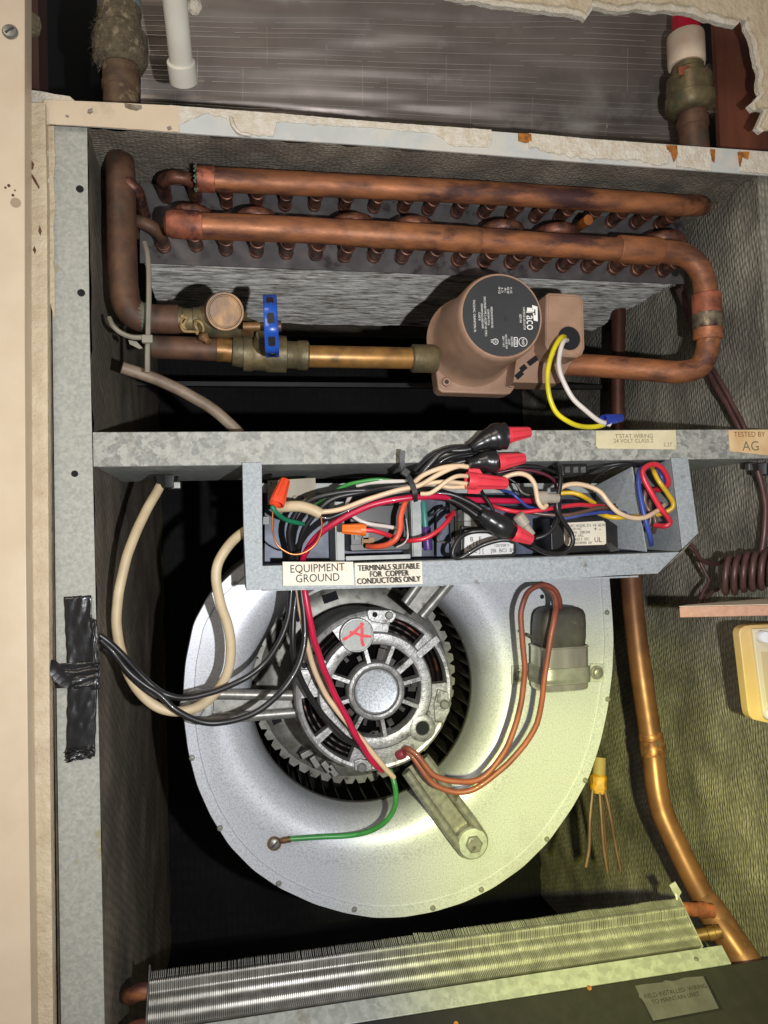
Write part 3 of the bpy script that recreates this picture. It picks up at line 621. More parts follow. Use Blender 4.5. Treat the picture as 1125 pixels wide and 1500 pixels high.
# stubs between plate and headers, each its own part
YH = 0.035
def stub(px, py, yend, r_px=9.5, m=stub_m):
    p = P(px, py, YC); r = r_px * mpp(p); e = Vector((p.x, yend, p.z))
    return M().lathe([(r * 1.12, 0), (r * 1.12, .005), (r, .0055), (r, (p - e).length * .55), (r * 1.14, (p - e).length * .56), (r * 1.14, (p - e).length * .66), (r, (p - e).length * .67), (r, (p - e).length)], p, (0, -1, 0), 14).build('tube_stub', m, coil)
low = [(240, 362), (287, 360), (331, 366), (375.6, 369), (419, 371), (462, 373), (504, 375.6), (547, 376), (587.5, 378), (630, 380), (670, 382), (708, 384), (747, 386), (784, 388), (823, 390), (859, 391), (898, 393), (932, 395), (969, 397)]
for i, (x, y) in enumerate(low): stub(x, y, 0.045 if i else 0.07)
for x, y in [(332, 300), (376, 300), (417, 302), (460, 302), (504, 304), (547, 305), (590, 306), (626, 309), (668, 312), (707, 314), (747, 316), (782, 319), (817, 322), (856, 324), (894, 326), (929, 328), (964, 331)]:
    stub(x, y, 0.048, 8.5)
def ubend(pa, pb_, out, r_px=9.5, m=stub_m):
    a, c = P(pa[0], pa[1], YC), P(pb_[0], pb_[1], YC); r = r_px * mpp(a); h = (c - a).length / 2; yo = out
    pts = [a, a + Vector((0, -(YC - yo) + h, 0))]
    mid = (a + c) / 2; ux = (c - a).normalized()
    for k in range(9):
        t = math.pi * k / 8; pts.append(mid + Vector((0, -(YC - yo) + h, 0)) - ux * h * math.cos(t) + Vector((0, -h * math.sin(t), 0)))
    pts += [c]
    return M().tube(pts, r, 12).build('return_bend', m, coil)
ubend((243, 290), (287, 292), 0.043)
for x, y in [(262, 338), (352, 342), (488, 349), (572, 353), (697, 357), (774, 361), (925, 371)]:
    ubend((x, y), (x + 44, y + 2), 0.040)
ubend((186, 300), (212, 318), 0.03, 8.5)
ubend((196, 345), (240, 362), 0.045, 9, copper_dark_m)
M().tube(smooth_path([P(846, 333, 0.07), P(852, 329, .05), P(862, 322, .035)]), 0.0048, 12).build('return_bend', copper_bright_m, coil)

# headers
def pipe(name, label, pts, w_px, m, cat='pipe', sub=7, n=22, prof=None, parent=None, caps=True):
    w3 = smooth_path(path_px(pts), sub); r = w_px / 2 * mpp(w3[0])
    o = M().tube(w3, r, n, caps=caps).build(name, m, parent, smooth=60)
    if label: tag(o, label, cat)
    return o, w3, r
h1 = thing('header_pipe', 'straight upper copper header pipe with a green crusted end cap', 'pipe', P(650, 290, YH))
pipe('tube', None, [(292, 262, YH), (420, 268, YH), (560, 275, YH), (700, 282, YH), (830, 290, YH), (920, 296, YH), (975, 300, .037), (1012, 301, .046), (1026, 301, .066), (1030, 301, .09)], 35, copper_m, parent=h1)
a = P(287, 261.5, YH); bb = P(314, 263, YH); r = 18.6 * mpp(a)
M().lathe([(0, -.0005), (r * .7, -.0005), (r * .95, .001), (r, .003), (r, (bb - a).length), (r * .96, (bb - a).length + .0004)], a, bb - a, 24).build('end_cap', copper_red_m, h1)
b = M()
for k in range(70):
    an = rnd.uniform(0, 6.28); rr_ = r * rnd.uniform(.75, 1.03); b.lathe([(0, -.0009), (.0009 * rnd.uniform(.6, 1.5), 0), (0, .0009)], a + Vector((rnd.uniform(-.0014, .001), math.cos(an) * rr_, math.sin(an) * rr_)), (1, .3, .2), 5)
b.build('verdigris_crust', verdigris_m, h1, smooth=0, kind='stuff')

h2 = thing('header_pipe', 'lower copper header pipe turning down through two elbows at its right end', 'pipe', P(650, 345, 0.02))
Y2 = 0.022
pipe('tube', None, [(258, 330, Y2), (420, 336, Y2), (560, 344, Y2), (700, 352, Y2), (830, 361, Y2), (930, 367, Y2), (978, 369, Y2), (1008, 377, Y2), (1028, 402, Y2), (1035, 440, Y2), (1037, 480, Y2), (1036, 512, Y2 + .002), (1024, 537, Y2 + .006), (995, 545, .032), (950, 542, .04), (900, 538, .048), (820, 533, .056), (760, 530, .06)], 38, copper_m, parent=h2)
a, bb = P(246, 328, Y2), P(296, 331, Y2); r = 20.3 * mpp(a)
M().lathe([(0, -.0035), (r * .5, -.003), (r * .85, -.001), (r, .003), (r, (bb - a).length), (r * .96, (bb - a).length + .0004)], a, bb - a, 24).build('end_cap', copper_red_m, h2)
def sleeve(pa, pb_, Ya, Yb, w_px, m, parent, name='coupling', prof=None, n=24, **k):
    a, c = P(pa[0], pa[1], Ya), P(pb_[0], pb_[1], Yb); r = w_px / 2 * mpp(a); L_ = (c - a).length
    return M().lathe([(r * u, L_ * h) for u, h in (prof or [(.96, -.01), (1, .02), (1, .98), (.96, 1.01)])], a, c - a, n, **k).build(name, m, parent)
sleeve((1034.5, 432), (1036, 462), Y2, Y2, 42, copper_red_m, h2, 'elbow_socket')
sleeve((1036, 460), (1037, 482), Y2, Y2, 43, solder_m, h2, 'solder_ring')
sleeve((1037, 480), (1037, 497), Y2, Y2 + .001, 42, copper_m, h2, 'elbow_socket')
sleeve((905, 364.8), (966, 368.5), Y2, Y2, 39.5, copper_m, h2, 'elbow_socket')
sleeve((505, 341), (700, 352), Y2, Y2, 38.8, mat('worn_copper', rgb(170, 110, 70), rgb(100, 64, 46), 75, 0.50, 0.30, bump=.25, bscale=320, bdist=.0008, detail=10, c3=rgb(80, 48, 38), s3=24, t3=0.58, stretch=(.5, 1, 1)), h2, 'worn_sleeve')

# left riser with elbow into check valve
r1 = thing('riser_pipe', 'dark copper riser on the left bending into a green stained elbow', 'pipe', P(180, 470, 0.03))
pipe('tube', None, [(170, 222, .085), (174, 228, .06), (176, 242, .042), (177, 270, .036), (178, 320, .034), (179, 370, .032), (181, 420, .032), (186, 446, .032), (200, 462, .033), (222, 467, .034), (262, 468, .034)], 39, copper_dark_m, parent=r1)
sleeve((199, 461.5), (216, 467), .0332, .0338, 42.5, verdigris_m, r1, 'stained_joint')
YV = 0.034
cv = thing('check_valve', 'brass check valve with a round tarnished cap and packed thread tape', 'valve', P(310, 490, YV))
sleeve((212, 467.5), (258, 468.5), YV, YV, 32, copper_dark_m, cv, 'tube')
sleeve((256, 468.5), (300, 470), YV, YV, 36, brass_m, cv, 'socket', [(.9, 0), (1.05, .03), (1.05, .25), (.95, .28), (.95, .6), (1.05, .63), (1.05, 1)])
sleeve((285, 470), (362, 474), YV, YV, 44, brass_m, cv, 'body', [(.7, 0), (1, .12), (1.06, .5), (1, .85), (.7, 1)])
c = P(334, 470, YV); face = P(329, 459, -0.004); d = (face - c); L_ = d.length; r = 28.5 * mpp(face)
M().lathe([(r * .8, 0), (r * .8, L_ * .6), (r * .96, L_ * .65), (r, L_ * .7), (r, L_ * .95), (r * .96, L_), (r * .86, L_), (r * .83, L_ * .96), (r * .78, L_ * .96), (r * .76, L_ * .985), (r * .4, L_ * .985), (0, L_ * .985)], c + Vector((-.006, 0, .008)), Vector((0.10, -1, -0.30)), 36).build('cap', brass_cap_m, cv)
b = M(); q = P(272, 474, YV - .012)
tape = []
for k in range(36):
    t = k / 35; ang = t * 22; cx_ = 266 + t * 30 - (12 if .3 < t < .6 else 0)
    tape.append(P(cx_ + 4 * math.sin(ang), 474 + 12 * math.sin(ang * .6) + (t > .6) * 18 * (t - .4), YV - .013 - .003 * math.cos(ang)))
b.tube(smooth_path(tape, 3), .0011, 6).build('thread_tape', mat('tape_fibre', rgb(176, 148, 100), rgb(120, 96, 60), 200, 0.8, bump=0.6, bscale=500), cv)
M().lathe([(0, -.004), (.0035, -.003), (.0045, 0), (.003, .003), (.002, .0055), (.0028, .0058), (.0028, .0068), (0, .007)], P(299, 495, YV - .014), (0.5, -.4, -.6), 12, ribs=3, amp=.12).build('drain_plug', brass_cap_m, cv)
sleeve((356, 479), (385, 484), YV - .006, YV - .010, 25, brass_cap_m, cv, 'hex_nut', [(.8, 0), (1, .05), (1, .62), (.62, .64), (.62, .8), (.85, .82), (.85, 1)], n=6)
sleeve((340, 474), (372, 479), YV, YV - .008, 36, brass_m, cv, 'bonnet', [(.9, 0), (.7, .5), (.55, 1)])

gv = thing('gate_valve', 'gate valve with a blue handwheel on a tarnished brass body', 'valve', P(400, 540, YV))
YG = 0.040
sleeve((224, 508), (345, 513), YG, YG, 34, copper_dark_m, gv, 'tube')
sleeve((318, 512), (345, 514), YG, YG, 34.6, brass_tube_m, gv, 'worn_band')
sleeve((340, 514), (366, 516), YG, YG, 46, brass_m, gv, 'socket', [(.85, 0), (.95, .05), (1, .4), (1, .7), (.8, .75), (.8, 1)])
sleeve((355, 517), (420, 519), YG, YG, 54, brass_m, gv, 'body', [(.7, 0), (.98, .02), (.98, .2), (.92, .24), (.92, .5), (1, .55), (1, .98), (.8, 1)], ribs=8, amp=.02)
sleeve((408, 519), (452, 521), YG, YG, 44, brass_m, gv, 'socket', [(1, 0), (1, .1), (.9, .15), (.9, .6), (.98, .65), (.98, .95), (.85, 1)])
sleeve((449, 522), (612, 525), YG, YG, 32, brass_tube_m, gv, 'tube')
sleeve((604, 525), (640, 526), YG, YG, 41, brass_m, gv, 'union', [(.9, -.05), (1, 0), (1, .9), (.9, 1)])
hw = P(397, 478, YG - 0.045); ax = Vector((1, -0.06, 0.02)).normalized(); R_ = 43 * mpp(hw); hh = 10 * mpp(hw)
hwo = M().lathe([(0, -hh * .6), (R_ * .55, -hh * .6), (R_ * .80, -hh), (R_ * .97, -hh), (R_, -hh * .8), (R_, hh * .8), (R_ * .97, hh), (R_ * .7, hh), (R_ * .5, hh * .5), (0, hh * .5)], hw, ax, 48, ribs=8, amp=-.05).build('handwheel', blue_m, gv)
for k in range(8):
    a_ = 2 * math.pi * k / 8; u = (Z_ - ax * ax.dot(Z_)).normalized(); v = ax.cross(u); dr = u * math.cos(a_) + v * math.sin(a_); tg = ax.cross(dr)
    M().prism(rrect(hw + dr * (R_ * .99), hh * 1.0, R_ * .36, hh * .3, (ax, tg)), -dr * R_ * .12).build('grip_slot', black_m, hwo)
M().lathe([(.0035, -.022), (.0035, .0), (.0045, .0), (.0045, .008), (0, .009)], hw, ax, 12).build('stem', brass_cap_m, gv)
sleeve((386, 515), (386, 490), YG, YG - .03, 34, brass_m, gv, 'bonnet', [(1, 0), (.9, .5), (.6, 1)])

# ================================================================ circulator pump
pu = thing('circulator_pump', 'taupe circulator pump with a round black label', 'pump', P(700, 575, 0.05))
yfl, yfc = 0.056, -0.030
fc = P(735, 463, yfc); rf = 65 * mpp(fc)
fl = [(641, 462), (646, 458), (668, 457), (745, 452), (752, 458), (753, 570), (748, 577), (740, 578), (648, 575), (642, 571), (639, 548), (637, 490)]
prism_px(fl, yfl - .004, 0.018).build('flange', pump_m, pu, bevel=0.002)
cb = Vector((fc.x, yfl - .004, fc.z))
H = yfl - .004 - yfc
M().lathe([(rf * 1.16, 0), (rf * 1.08, .004), (rf * 1.035, .010), (rf * 1.02, .02), (rf * 1.01, H - .006), (rf * .995, H - .003), (rf * .975, H - .001), (rf * .955, H), (rf * .93, H), (rf * .92, H - .0008), (0, H - .0008)], cb, (0, -1, 0), 56).build('motor_can', pump_m, pu, smooth=50)
dsk = M().lathe([(0, .0004), (rf * .915, .0004), (rf * .915, -.0002)], Vector((fc.x, yfc, fc.z)), (0, -1, 0), 48).build('label_disc', disc_m, pu)
def dpos(x, y): # target zoom coords of the label (8.65x crop) -> point on the disc
    return P(675 + x / 8.65, 400 + y / 8.65, yfc - .0007)
UPT = X_; RT = -Z_
k_ = mpp(fc)
# the lettering on the label runs downwards, its tops to the right
slant = Vector((0.12, 0, -1))
text('Taco', pu, dpos(885, 590), 21 * k_, print_m, RT, UPT, sx=.74)
fl_ = [(905, 405), (972, 425), (976, 612), (925, 600), (912, 480), (905, 440)]
M().prism([dpos(x, y) for x, y in fl_], (0, .0003, 0)).build('emblem', print_m, pu)
M().prism([dpos(x, y) for x, y in [(840, 435), (912, 445), (912, 500), (838, 490)]], (0, .0003, 0)).build('emblem', print_m, pu)
for s_, x, y, sz, sx_ in (('CARTRIDGE CIRCULATOR', 803, 575, 4.6, .62), ('007-F4', 755, 575, 5.0, .9), ('IMPEDANCE PROTECTED', 392, 560, 4.2, .66), ('CONFORMS TO UL', 350, 560, 4.0, .7), ('ENCLOSURE TYPE 2 / ACCEPT OK TYPE 2', 310, 550, 4.4, .72),
                          ('INDOOR ENCLOSED PUMP', 270, 545, 4.2, .72), ('CLASS B', 235, 548, 4.2, .8), ('TACO,INC. CRANSTON, RI.', 172, 545, 4.6, .85),
                          ('V 115', 635, 218, 4.8, .8), ('HZ 60', 598, 218, 4.6, .8), ('PH 1', 562, 218, 4.4, .8), ('A .71', 523, 218, 4.6, .8), ('HP 1/25', 487, 218, 4.4, .7),
                          ('MAX PRESS', 645, 868, 4.2, .7), ('125 PSI', 610, 868, 4.2, .7), ('MAX WATER TEMP', 575, 868, 4.0, .62), ('230 F / 110 C', 540, 868, 4.2, .7),
                          ('US', 395, 860, 5.5, .8)):
    text(s_, pu, dpos(x, y), sz * k_, print_m, RT, UPT, sx=sx_)
def ringmark(x, y, r0, r1):
    return M().lathe([(r1 * k_, 0), (r1 * k_, .0003), (r0 * k_, .0003), (r0 * k_, 0)], dpos(x, y) + Vector((0, .0003, 0)), (0, -1, 0), 28, caps=False).build('emblem', print_m, pu)
ringmark(788, 872, 6.0, 6.8); text('NSF', pu, dpos(788, 872), 5.4 * k_, print_m, RT, UPT)
ringmark(440, 868, 3.6, 4.4); text('UL', pu, dpos(440, 868), 4.4 * k_, print_m, RT, UPT)
for pts in ([(672, 820), (680, 820), (680, 930), (672, 930)], [(715, 812), (722, 812), (722, 930), (715, 930)], [(672, 812), (722, 812), (722, 820), (672, 820)], [(672, 925), (722, 925), (722, 933), (672, 933)]):
    M().prism([dpos(x, y) for x, y in pts], (0, .0003, 0)).build('emblem', print_m, pu)
text('LISTED', pu, dpos(697, 872), 4.2 * k_, print_m, RT, UPT, sx=.7)
M().lathe([(0, .0006), (.0011, .0006), (.0016, 0)], dpos(570, 578), (0, -1, 0), 12).build('centre_dimple', disc_m, pu)
for x, y in [(651, 465), (652, 561), (746.5, 563), (744, 462)]:
    q = P(x, y, yfl - .004); r = 6.2 * mpp(q)
    bo = M().lathe([(r * 1.3, 0), (r * 1.3, .001), (r, .0012), (r, .005), (r * .85, .0056), (r * .55, .0056), (r * .55, .0035), (0, .0035)], q, (0, -1, 0), 20).build('bolt', pump_m, pu)
    M().lathe([(r * .54, .0037), (r * .54, .0041), (0, .0041)], q, (0, -1, 0), 6).build('hex_socket', black_m, bo)
# pump body behind flange and the terminal box on the right
prism_px([(655, 470), (742, 466), (752, 560), (650, 565)], yfl + .014, 0.03).build('volute', pump_m, pu, bevel=0.004)
c0 = P(826, 480, 0.004)
tb = [(800, 432), (804, 428.5), (842, 430), (850, 433), (855, 441), (857, 510), (853, 520), (845, 524), (806, 521), (799, 505)]
tbx = prism_px(tb, 0.004, 0.042).build('terminal_box', pump_m, pu, bevel=0.0015)
# lower shroud of the box, running back to the flange
prism_px([(757, 520), (800, 490), (806, 523), (840, 525), (820, 562), (752, 560)], 0.030, 0.03).build('box_shroud', pump_m, pu, bevel=0.001)
for x0_, y0_, x1_, y1_ in ((763, 541, 770, 536), (774, 532, 794, 518), (756, 552, 765, 545)):
    prism_px([(x0_ - 2, y0_ - 2), (x1_ - 2, y1_ - 3), (x1_ + 3, y1_ + 3), (x0_ + 3, y0_ + 4)], 0.0288, 0.002).build('vent_slot', void_m, pu)
# raised rim and knock-out hole of the box
rim = [(x * .92 + 828 * .08, y * .94 + 478 * .06) for x, y in tb]
q = P(833, 496, 0.004); r = 17.5 * mpp(q)
M().lathe([(r * 1.04, -.0004), (r * 1.04, .0003), (r, .0006), (r, -.0004)], q + Vector((0, -.0004, 0)), (0, -1, 0), 32, caps=False).build('hole_rim', pump_m, tbx)
M().lathe([(0, .0004), (r, .0004), (r, 0)], q, (0, -1, 0), 32).build('knockout_hole', void_m, tbx)
M().tube([P(x, y, 0.0035) for x, y in rim] + [P(*rim[0], 0.0035)], 0.0007, 6).build('box_rim', pump_m, tbx)

wire('wire', 'lemon yellow wire hanging from the pump terminal box', 'wire', [(829, 494, .010), (822, 494, -.004), (814, 506, -.010), (806, 528, -.012), (802, 555, -.012), (805, 583, -.011), (817, 606, -.010), (838, 620, -.009), (862, 625, -.008), (884, 622, -.008), (894, 612, -.008)], 7.5, w_yellow2)
wire('wire', 'off white wire hanging from the pump terminal box', 'wire', [(833, 498, .010), (826, 500, -.003), (821, 512, -.008), (819, 535, -.010), (825, 558, -.010), (838, 582, -.010), (858, 602, -.010), (878, 617, -.010), (894, 622, -.009)], 7.5, w_white)
def nut(name, label, a, b_, Ya, Yb, w0, w1, m, wings=False, group=None):
    A_, B2 = P(a[0], a[1], Ya), P(b_[0], b_[1], Yb); d = B2 - A_; L_ = d.length; r0, r1 = w0 / 2 * mpp(A_), w1 / 2 * mpp(B2); rm = r0 + (r1 - r0) * .3
    t = thing(name, label, 'wire connector', A_, group)
    M().lathe([(r0 * .75, .0005), (r0 * .98, 0), (r0, .0005), (r0 * .99, L_ * .22)], A_, d, 24, caps=False).build('skirt', m, t)
    M().lathe([(r0 * .96, L_ * .2), (rm, L_ * .3), (r1, L_ * .97), (r1 * .9, L_), (0, L_)], A_, d, 36, ribs=9, amp=.07).build('ribbed_grip', m, t)
    if wings:
        u = d.normalized(); v = u.cross(Y_).normalized()
        for s_ in (-1, 1):
            M().prism([A_ + u * L_ * .04 + v * s_ * r0 * .8, A_ + u * L_ * .04 + v * s_ * r0 * 1.45, A_ + u * L_ * .30 + v * s_ * r0 * 1.4, A_ + u * L_ * .42 + v * s_ * r0 * .7], (0, .002, 0)).build('wing', m, t)
    return t
nut('wire_connector', 'blue wire nut joining the two pump wires above the cross rail', (884, 616), (911, 612), -.009, -.006, 17, 11, bluenut_m)

# background copper line and brown cable seen right of the pump
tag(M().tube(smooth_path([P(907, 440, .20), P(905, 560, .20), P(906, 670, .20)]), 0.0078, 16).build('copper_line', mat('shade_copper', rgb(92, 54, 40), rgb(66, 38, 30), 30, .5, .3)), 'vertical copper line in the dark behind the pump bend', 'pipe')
wire('cable', 'brown twin cable running down the liner right of the copper bend', 'cable', [(995, 425, .10), (1008, 460, .088), (1026, 510, .072), (1046, 560, .052), (1066, 595, .036), (1082, 625, .024), (1090, 650, .020)], 10, cap_m)
wire('cable', 'second brown cable twisted beside the first on the right liner', 'cable', [(1000, 420, .10), (1013, 468, .082), (1036, 525, .060), (1056, 560, .042), (1072, 590, .030), (1090, 625, .016), (1098, 650, .012)], 7, cap_m)

# cable ties and grey cable stub at lower left of the upper bay
t = thing('cable_tie', 'grey nylon cable tie looped round the two left copper pipes', 'cable tie', P(215, 545, .015))
M().tube(smooth_path(path_px([(212, 356, .03), (216, 372, .022), (218, 400, .016), (218, 440, .013), (217, 480, .012), (216, 520, .012), (216, 546, .012)])), .0021, 8).build('tail', tie_m, t)
M().tube(smooth_path(path_px([(160, 466, .02), (166, 478, .014), (178, 488, .012), (195, 494, .010), (218, 494, .010)])), .0020, 8).build('strap', tie_m, t)
q = P(216, 497, .009); M().box(q, (.0085, .005, .0065)).build('head', tie_m, t, bevel=.0008)
M().prism([P(188, 498, .012), P(200, 500, .012), P(209, 510, .012), P(204, 511, .012), P(190, 504, .012)], (0, .001, 0)).build('cut_end', tie_m, t)
wire('cable', 'grey stub of flat cable sloping down behind the cross rail at left', 'cable', [(179, 539, .03), (215, 551, .035), (255, 567, .04), (290, 586, .045), (320, 606, .05), (350, 634, .055), (370, 660, .06)], 17, greycable_m, n=12)
# support bar in the dark
tag(M().box2((XL, .30, P(560, 567, .30).z), (XR, .31, P(560, 561, .30).z)).build('support_bar', black_m), 'thin dark metal bar across the black space under the pump', 'bar')

# ================================================================ blower
YBL = 0.085
bl = thing('blower_housing', 'galvanised scroll blower housing with a round flared inlet', 'blower', P(560, 1340, YBL))
C0 = P(546, 1022, YBL)
outl = [(268, 1010), (271, 970), (283, 912), (305, 872), (340, 838), (390, 800), (470, 768), (600, 762), (760, 762), (888, 764), (890, 800), (892, 850), (896, 900), (898, 935), (896, 985), (889, 1040), (878, 1090), (862, 1138), (838, 1182), (803, 1232), (765, 1270), (722, 1300), (680, 1321), (635, 1335), (590, 1343), (548, 1344), (505, 1337), (460, 1324), (408, 1300), (370, 1274), (335, 1238), (308, 1195), (288, 1150), (275, 1100), (269, 1055)]
pw = [P(x, y, YBL) - C0 for x, y in outl]
polar = sorted((math.atan2(p.z, p.x), math.hypot(p.x, p.z)) for p in pw)
def Rout(a):
    a = (a + math.pi) % (2 * math.pi) - math.pi; q = [(polar[-1][0] - 2 * math.pi, polar[-1][1])] + polar + [(polar[0][0] + 2 * math.pi, polar[0][1])]
    for (a0, r0), (a1, r1) in zip(q, q[1:]):
        if a0 <= a <= a1:
            # straight edge between the two outline points
            x0, z0, x1, z1 = r0 * math.cos(a0), r0 * math.sin(a0), r1 * math.cos(a1), r1 * math.sin(a1)
            c, s = math.cos(a), math.sin(a); den = (x1 - x0) * s - (z1 - z0) * c
            return (x1 - x0) * (z0) * 0 + ((x1 - x0) * z0 - (z1 - z0) * x0) / den if abs(den) > 1e-9 else r0
    return polar[0][1]
RI = 0.1105; RF = 0.156; NA = 288
angs = [2 * math.pi * i / NA - math.pi for i in range(NA)]
outR = [Rout(a) for a in angs]
for _ in range(2): outR = [(outR[i - 1] + 2 * outR[i] + outR[(i + 1) % NA]) / 4 if abs(outR[i - 1] + outR[(i + 1) % NA] - 2 * outR[i]) < .004 else outR[i] for i in range(NA)]
prof = [(RI, .052), (RI, .034), (RI + .001, .022), (RI + .004, .013), (RI + .010, .0055), (RI + .019, .001), (RI + .030, -.0012), (RI + .040, -.0004), (RF + .004, .0)]
vs = []; ring = len(prof) + 6
for i, a in enumerate(angs):
    c, s = math.cos(a), math.sin(a); ro = outR[i]; k = min(1.0, (ro - .012 - RI) / (RF - RI + .004))
    rows = [(RI + (r - RI) * k, y) for r, y in prof]
    rows += [(rows[-1][0] * .5 + (ro - .0100) * .5, 0), (ro - .0100, 0), (ro - .0094, -.0020), (ro - .0008, -.0024), (ro, .0002), (ro, .0045)]
    vs += [C0 + Vector((r * c, y, r * s)) for r, y in rows]
fs = [(i * ring + j, ((i + 1) % NA) * ring + j, ((i + 1) % NA) * ring + j + 1, i * ring + j + 1) for i in range(NA) for j in range(ring - 1)]
M().add(vs, fs).build('side_panel', housing_m, bl, smooth=50)
vs = [C0 + Vector(((outR[i] - .002) * math.cos(a), y, (outR[i] - .002) * math.sin(a))) for i, a in enumerate(angs) for y in (.003, .26)]
M().add(vs, [(2 * i, 2 * ((i + 1) % NA), 2 * ((i + 1) % NA) + 1, 2 * i + 1) for i in range(NA)]).build('scroll_wrap', galv_m, bl, smooth=50)
# shallow pressed ribs fanning over the panel left of the inlet
# rim screws
sm = M().lathe([(.0026, .0004), (.0026, -.0006), (.0020, -.0018), (.0009, -.0019), (.0008, -.0008), (0, -.0008)], (0, 0, 0), Y_, 12).mesh('rim_screw', steel_m)
for i, (x, y) in enumerate([(281, 1110), (322, 1213), (408, 1294), (519, 1332), (634, 1330), (705, 1303), (801, 1229), (857, 1143), (890, 1024), (889, 897), (343, 855)]):
    o = bpy.data.objects.new('rim_screw', sm); col.objects.link(o); o.parent = bl; ROOT[o.name] = ROOT[bl.name]
    o.location = P(x, y, YBL - .0024) - ROOT[bl.name]; o.rotation_euler.y = i
for x, y in [(735, 851), (794, 874)]:
    M().lathe([(0, -.0003), (.0022, -.0003), (.0022, .0002)], P(x, y, YBL), Y_, 12).build('punched_hole', void_m, bl)

# wheel
wh = thing('impeller', 'dark squirrel cage impeller inside the round inlet of the blower', 'impeller', C0 + Vector((0, .16, 0)))
RW_ = 0.1125
b = M()
prof3 = [Vector((RW_ - .001, .048, 0)), Vector((RW_ + .004, .048, 0.004)), Vector((RW_ + .010, .048, .007)), Vector((RW_ + .010, .205, .007)), Vector((RW_ + .004, .205, 0.004)), Vector((RW_ - .001, .205, 0))]
b.add([C0 + p for p in prof3] + [C0 + p + Vector((0, 0, .0006)) for p in prof3], [(0, 1, 4, 5), (1, 2, 3, 4), (11, 10, 7, 6), (10, 9, 8, 7), (0, 5, 11, 6), (0, 6, 7, 1), (5, 4, 10, 11)])
bm0 = b.mesh('blade', wheel_m, C0 + Vector((0, .16, 0)), 30)
NB = 52
for k in range(NB):
    o = bpy.data.objects.new('blade', bm0); col.objects.link(o); o.parent = wh; o.rotation_euler.y = 2 * math.pi * k / NB; ROOT[o.name] = ROOT[wh.name]
M().lathe([(RW_ + .012, .046), (RW_ - .003, .046), (RW_ - .003, .050), (RW_ + .012, .050), (RW_ + .012, .046)], C0, Y_, 72, caps=False).build('front_ring', wheel_m, wh)
ym = .100
# notched disc in the middle of the wheel
vs = []; n = NB * 4
pr = []
for i in range(n):
    a = 2 * math.pi * i / n; r = RW_ - .004 if i % 4 in (0, 1, 2) else RW_ - .0095
    pr.append(C0 + Vector((r * math.cos(a), ym, r * math.sin(a))))
M().prism(pr, (0, .002, 0)).build('centre_disc', wheelring_m, wh)
M().lathe([(RW_ - .012, ym - .001), (RW_ - .018, ym - .0045), (RW_ - .028, ym - .006), (RW_ - .045, ym - .006), (.02, ym - .001)], C0, Y_, 64, caps=False).build('pressed_ring', wheelring_m, wh)
for a0 in (150, 128, 106, 200, 232):
    a_ = math.radians(a0); q = C0 + Vector((math.cos(a_) * (RW_ - .022), ym - .006, math.sin(a_) * (RW_ - .022)))
    u = Vector((math.cos(a_), 0, math.sin(a_))); M().box(q, (.016, .0012, .009), (u.cross(Y_), Y_, u)).build('vent_slot', void_m, wh)
for x, y, ang in [(449, 1103, 25), (461, 1115, -60), (478, 1122, -55), (487, 1128, -55)]:
    q = C0 + (P(x, y, YBL + .085) - C0); a_ = math.radians(ang); M().box(q, (.013, .010, .0065), (Vector((math.cos(a_), 0, math.sin(a_))), Y_, Vector((-math.sin(a_), 0, math.cos(a_))))).build('balance_clip', steel_m, wh, bevel=.001)

# ---------------------------------------------------------------- motor
YM = 0.050
mo = thing('blower_motor', 'cast aluminium blower motor with three arms and a red A on its vented face', 'motor', P(550, 1130, YM))
MC = P(550.5, 1011.5, YM); ms = mpp(MC)
def mp_(x, y, dy=0.0): return P(400 + x / 3.75, 860 + y / 3.75, YM + dy)
M().lathe([(112 * ms, .010), (112 * ms, .05), (108 * ms, .055), (108 * ms, .13), (60 * ms, .135)], MC, Y_, 48, caps=False).build('motor_shell', darkmetal_m, mo)
M().lathe([(0, .022), (110 * ms, .022), (111 * ms, .03)], MC, Y_, 40).build('dark_cavity', cavity_shade_m, mo)
b = M()
for k in range(40):
    a0 = 2 * math.pi * k / 40
    for q in range(3):
        r = (88 + 8 * q) * ms
        b.tube([MC + Vector((r * math.cos(a0 + t * .05), .0205 - .002 * math.sin(math.pi * t / 5), r * math.sin(a0 + t * .05))) for t in range(6)], .0011, 5)
b.build('winding', winding_m, mo, kind='stuff')
rnd2 = random.Random(5); b = M()
for k in range(26):
    a0 = rnd2.uniform(0, 6.28); r = rnd2.uniform(45, 70) * ms; q = MC + Vector((r * math.cos(a0), .013, r * math.sin(a0)))
    b.box(q, (rnd2.uniform(.004, .011), .006, rnd2.uniform(.003, .007)), (Vector((math.cos(a0), 0, math.sin(a0))), Y_, Vector((-math.sin(a0), 0, math.cos(a0)))))
b.build('rotor_fin', wheel_m, mo, kind='stuff')
def prism_rings():
    pass
b = M()
b.lathe([(118 * ms, .030), (118 * ms, .004), (116.5 * ms, .0012), (113 * ms, 0), (109 * ms, .0006), (108 * ms, .004), (108 * ms, .012)], MC, Y_, 90, caps=False)
b.lathe([(86.5 * ms, .012), (86 * ms, .001), (83 * ms, -.0018), (72 * ms, -.0026), (68 * ms, -.0015), (66.5 * ms, .003), (66.5 * ms, .012)], MC, Y_, 80, caps=False)
b.lathe([(43 * ms, .012), (43 * ms, -.002), (40.5 * ms, -.0046), (37 * ms, -.0052), (34 * ms, -.0045), (33 * ms, -.002), (33 * ms, .004), (0, .004)], MC, Y_, 64, caps=False)
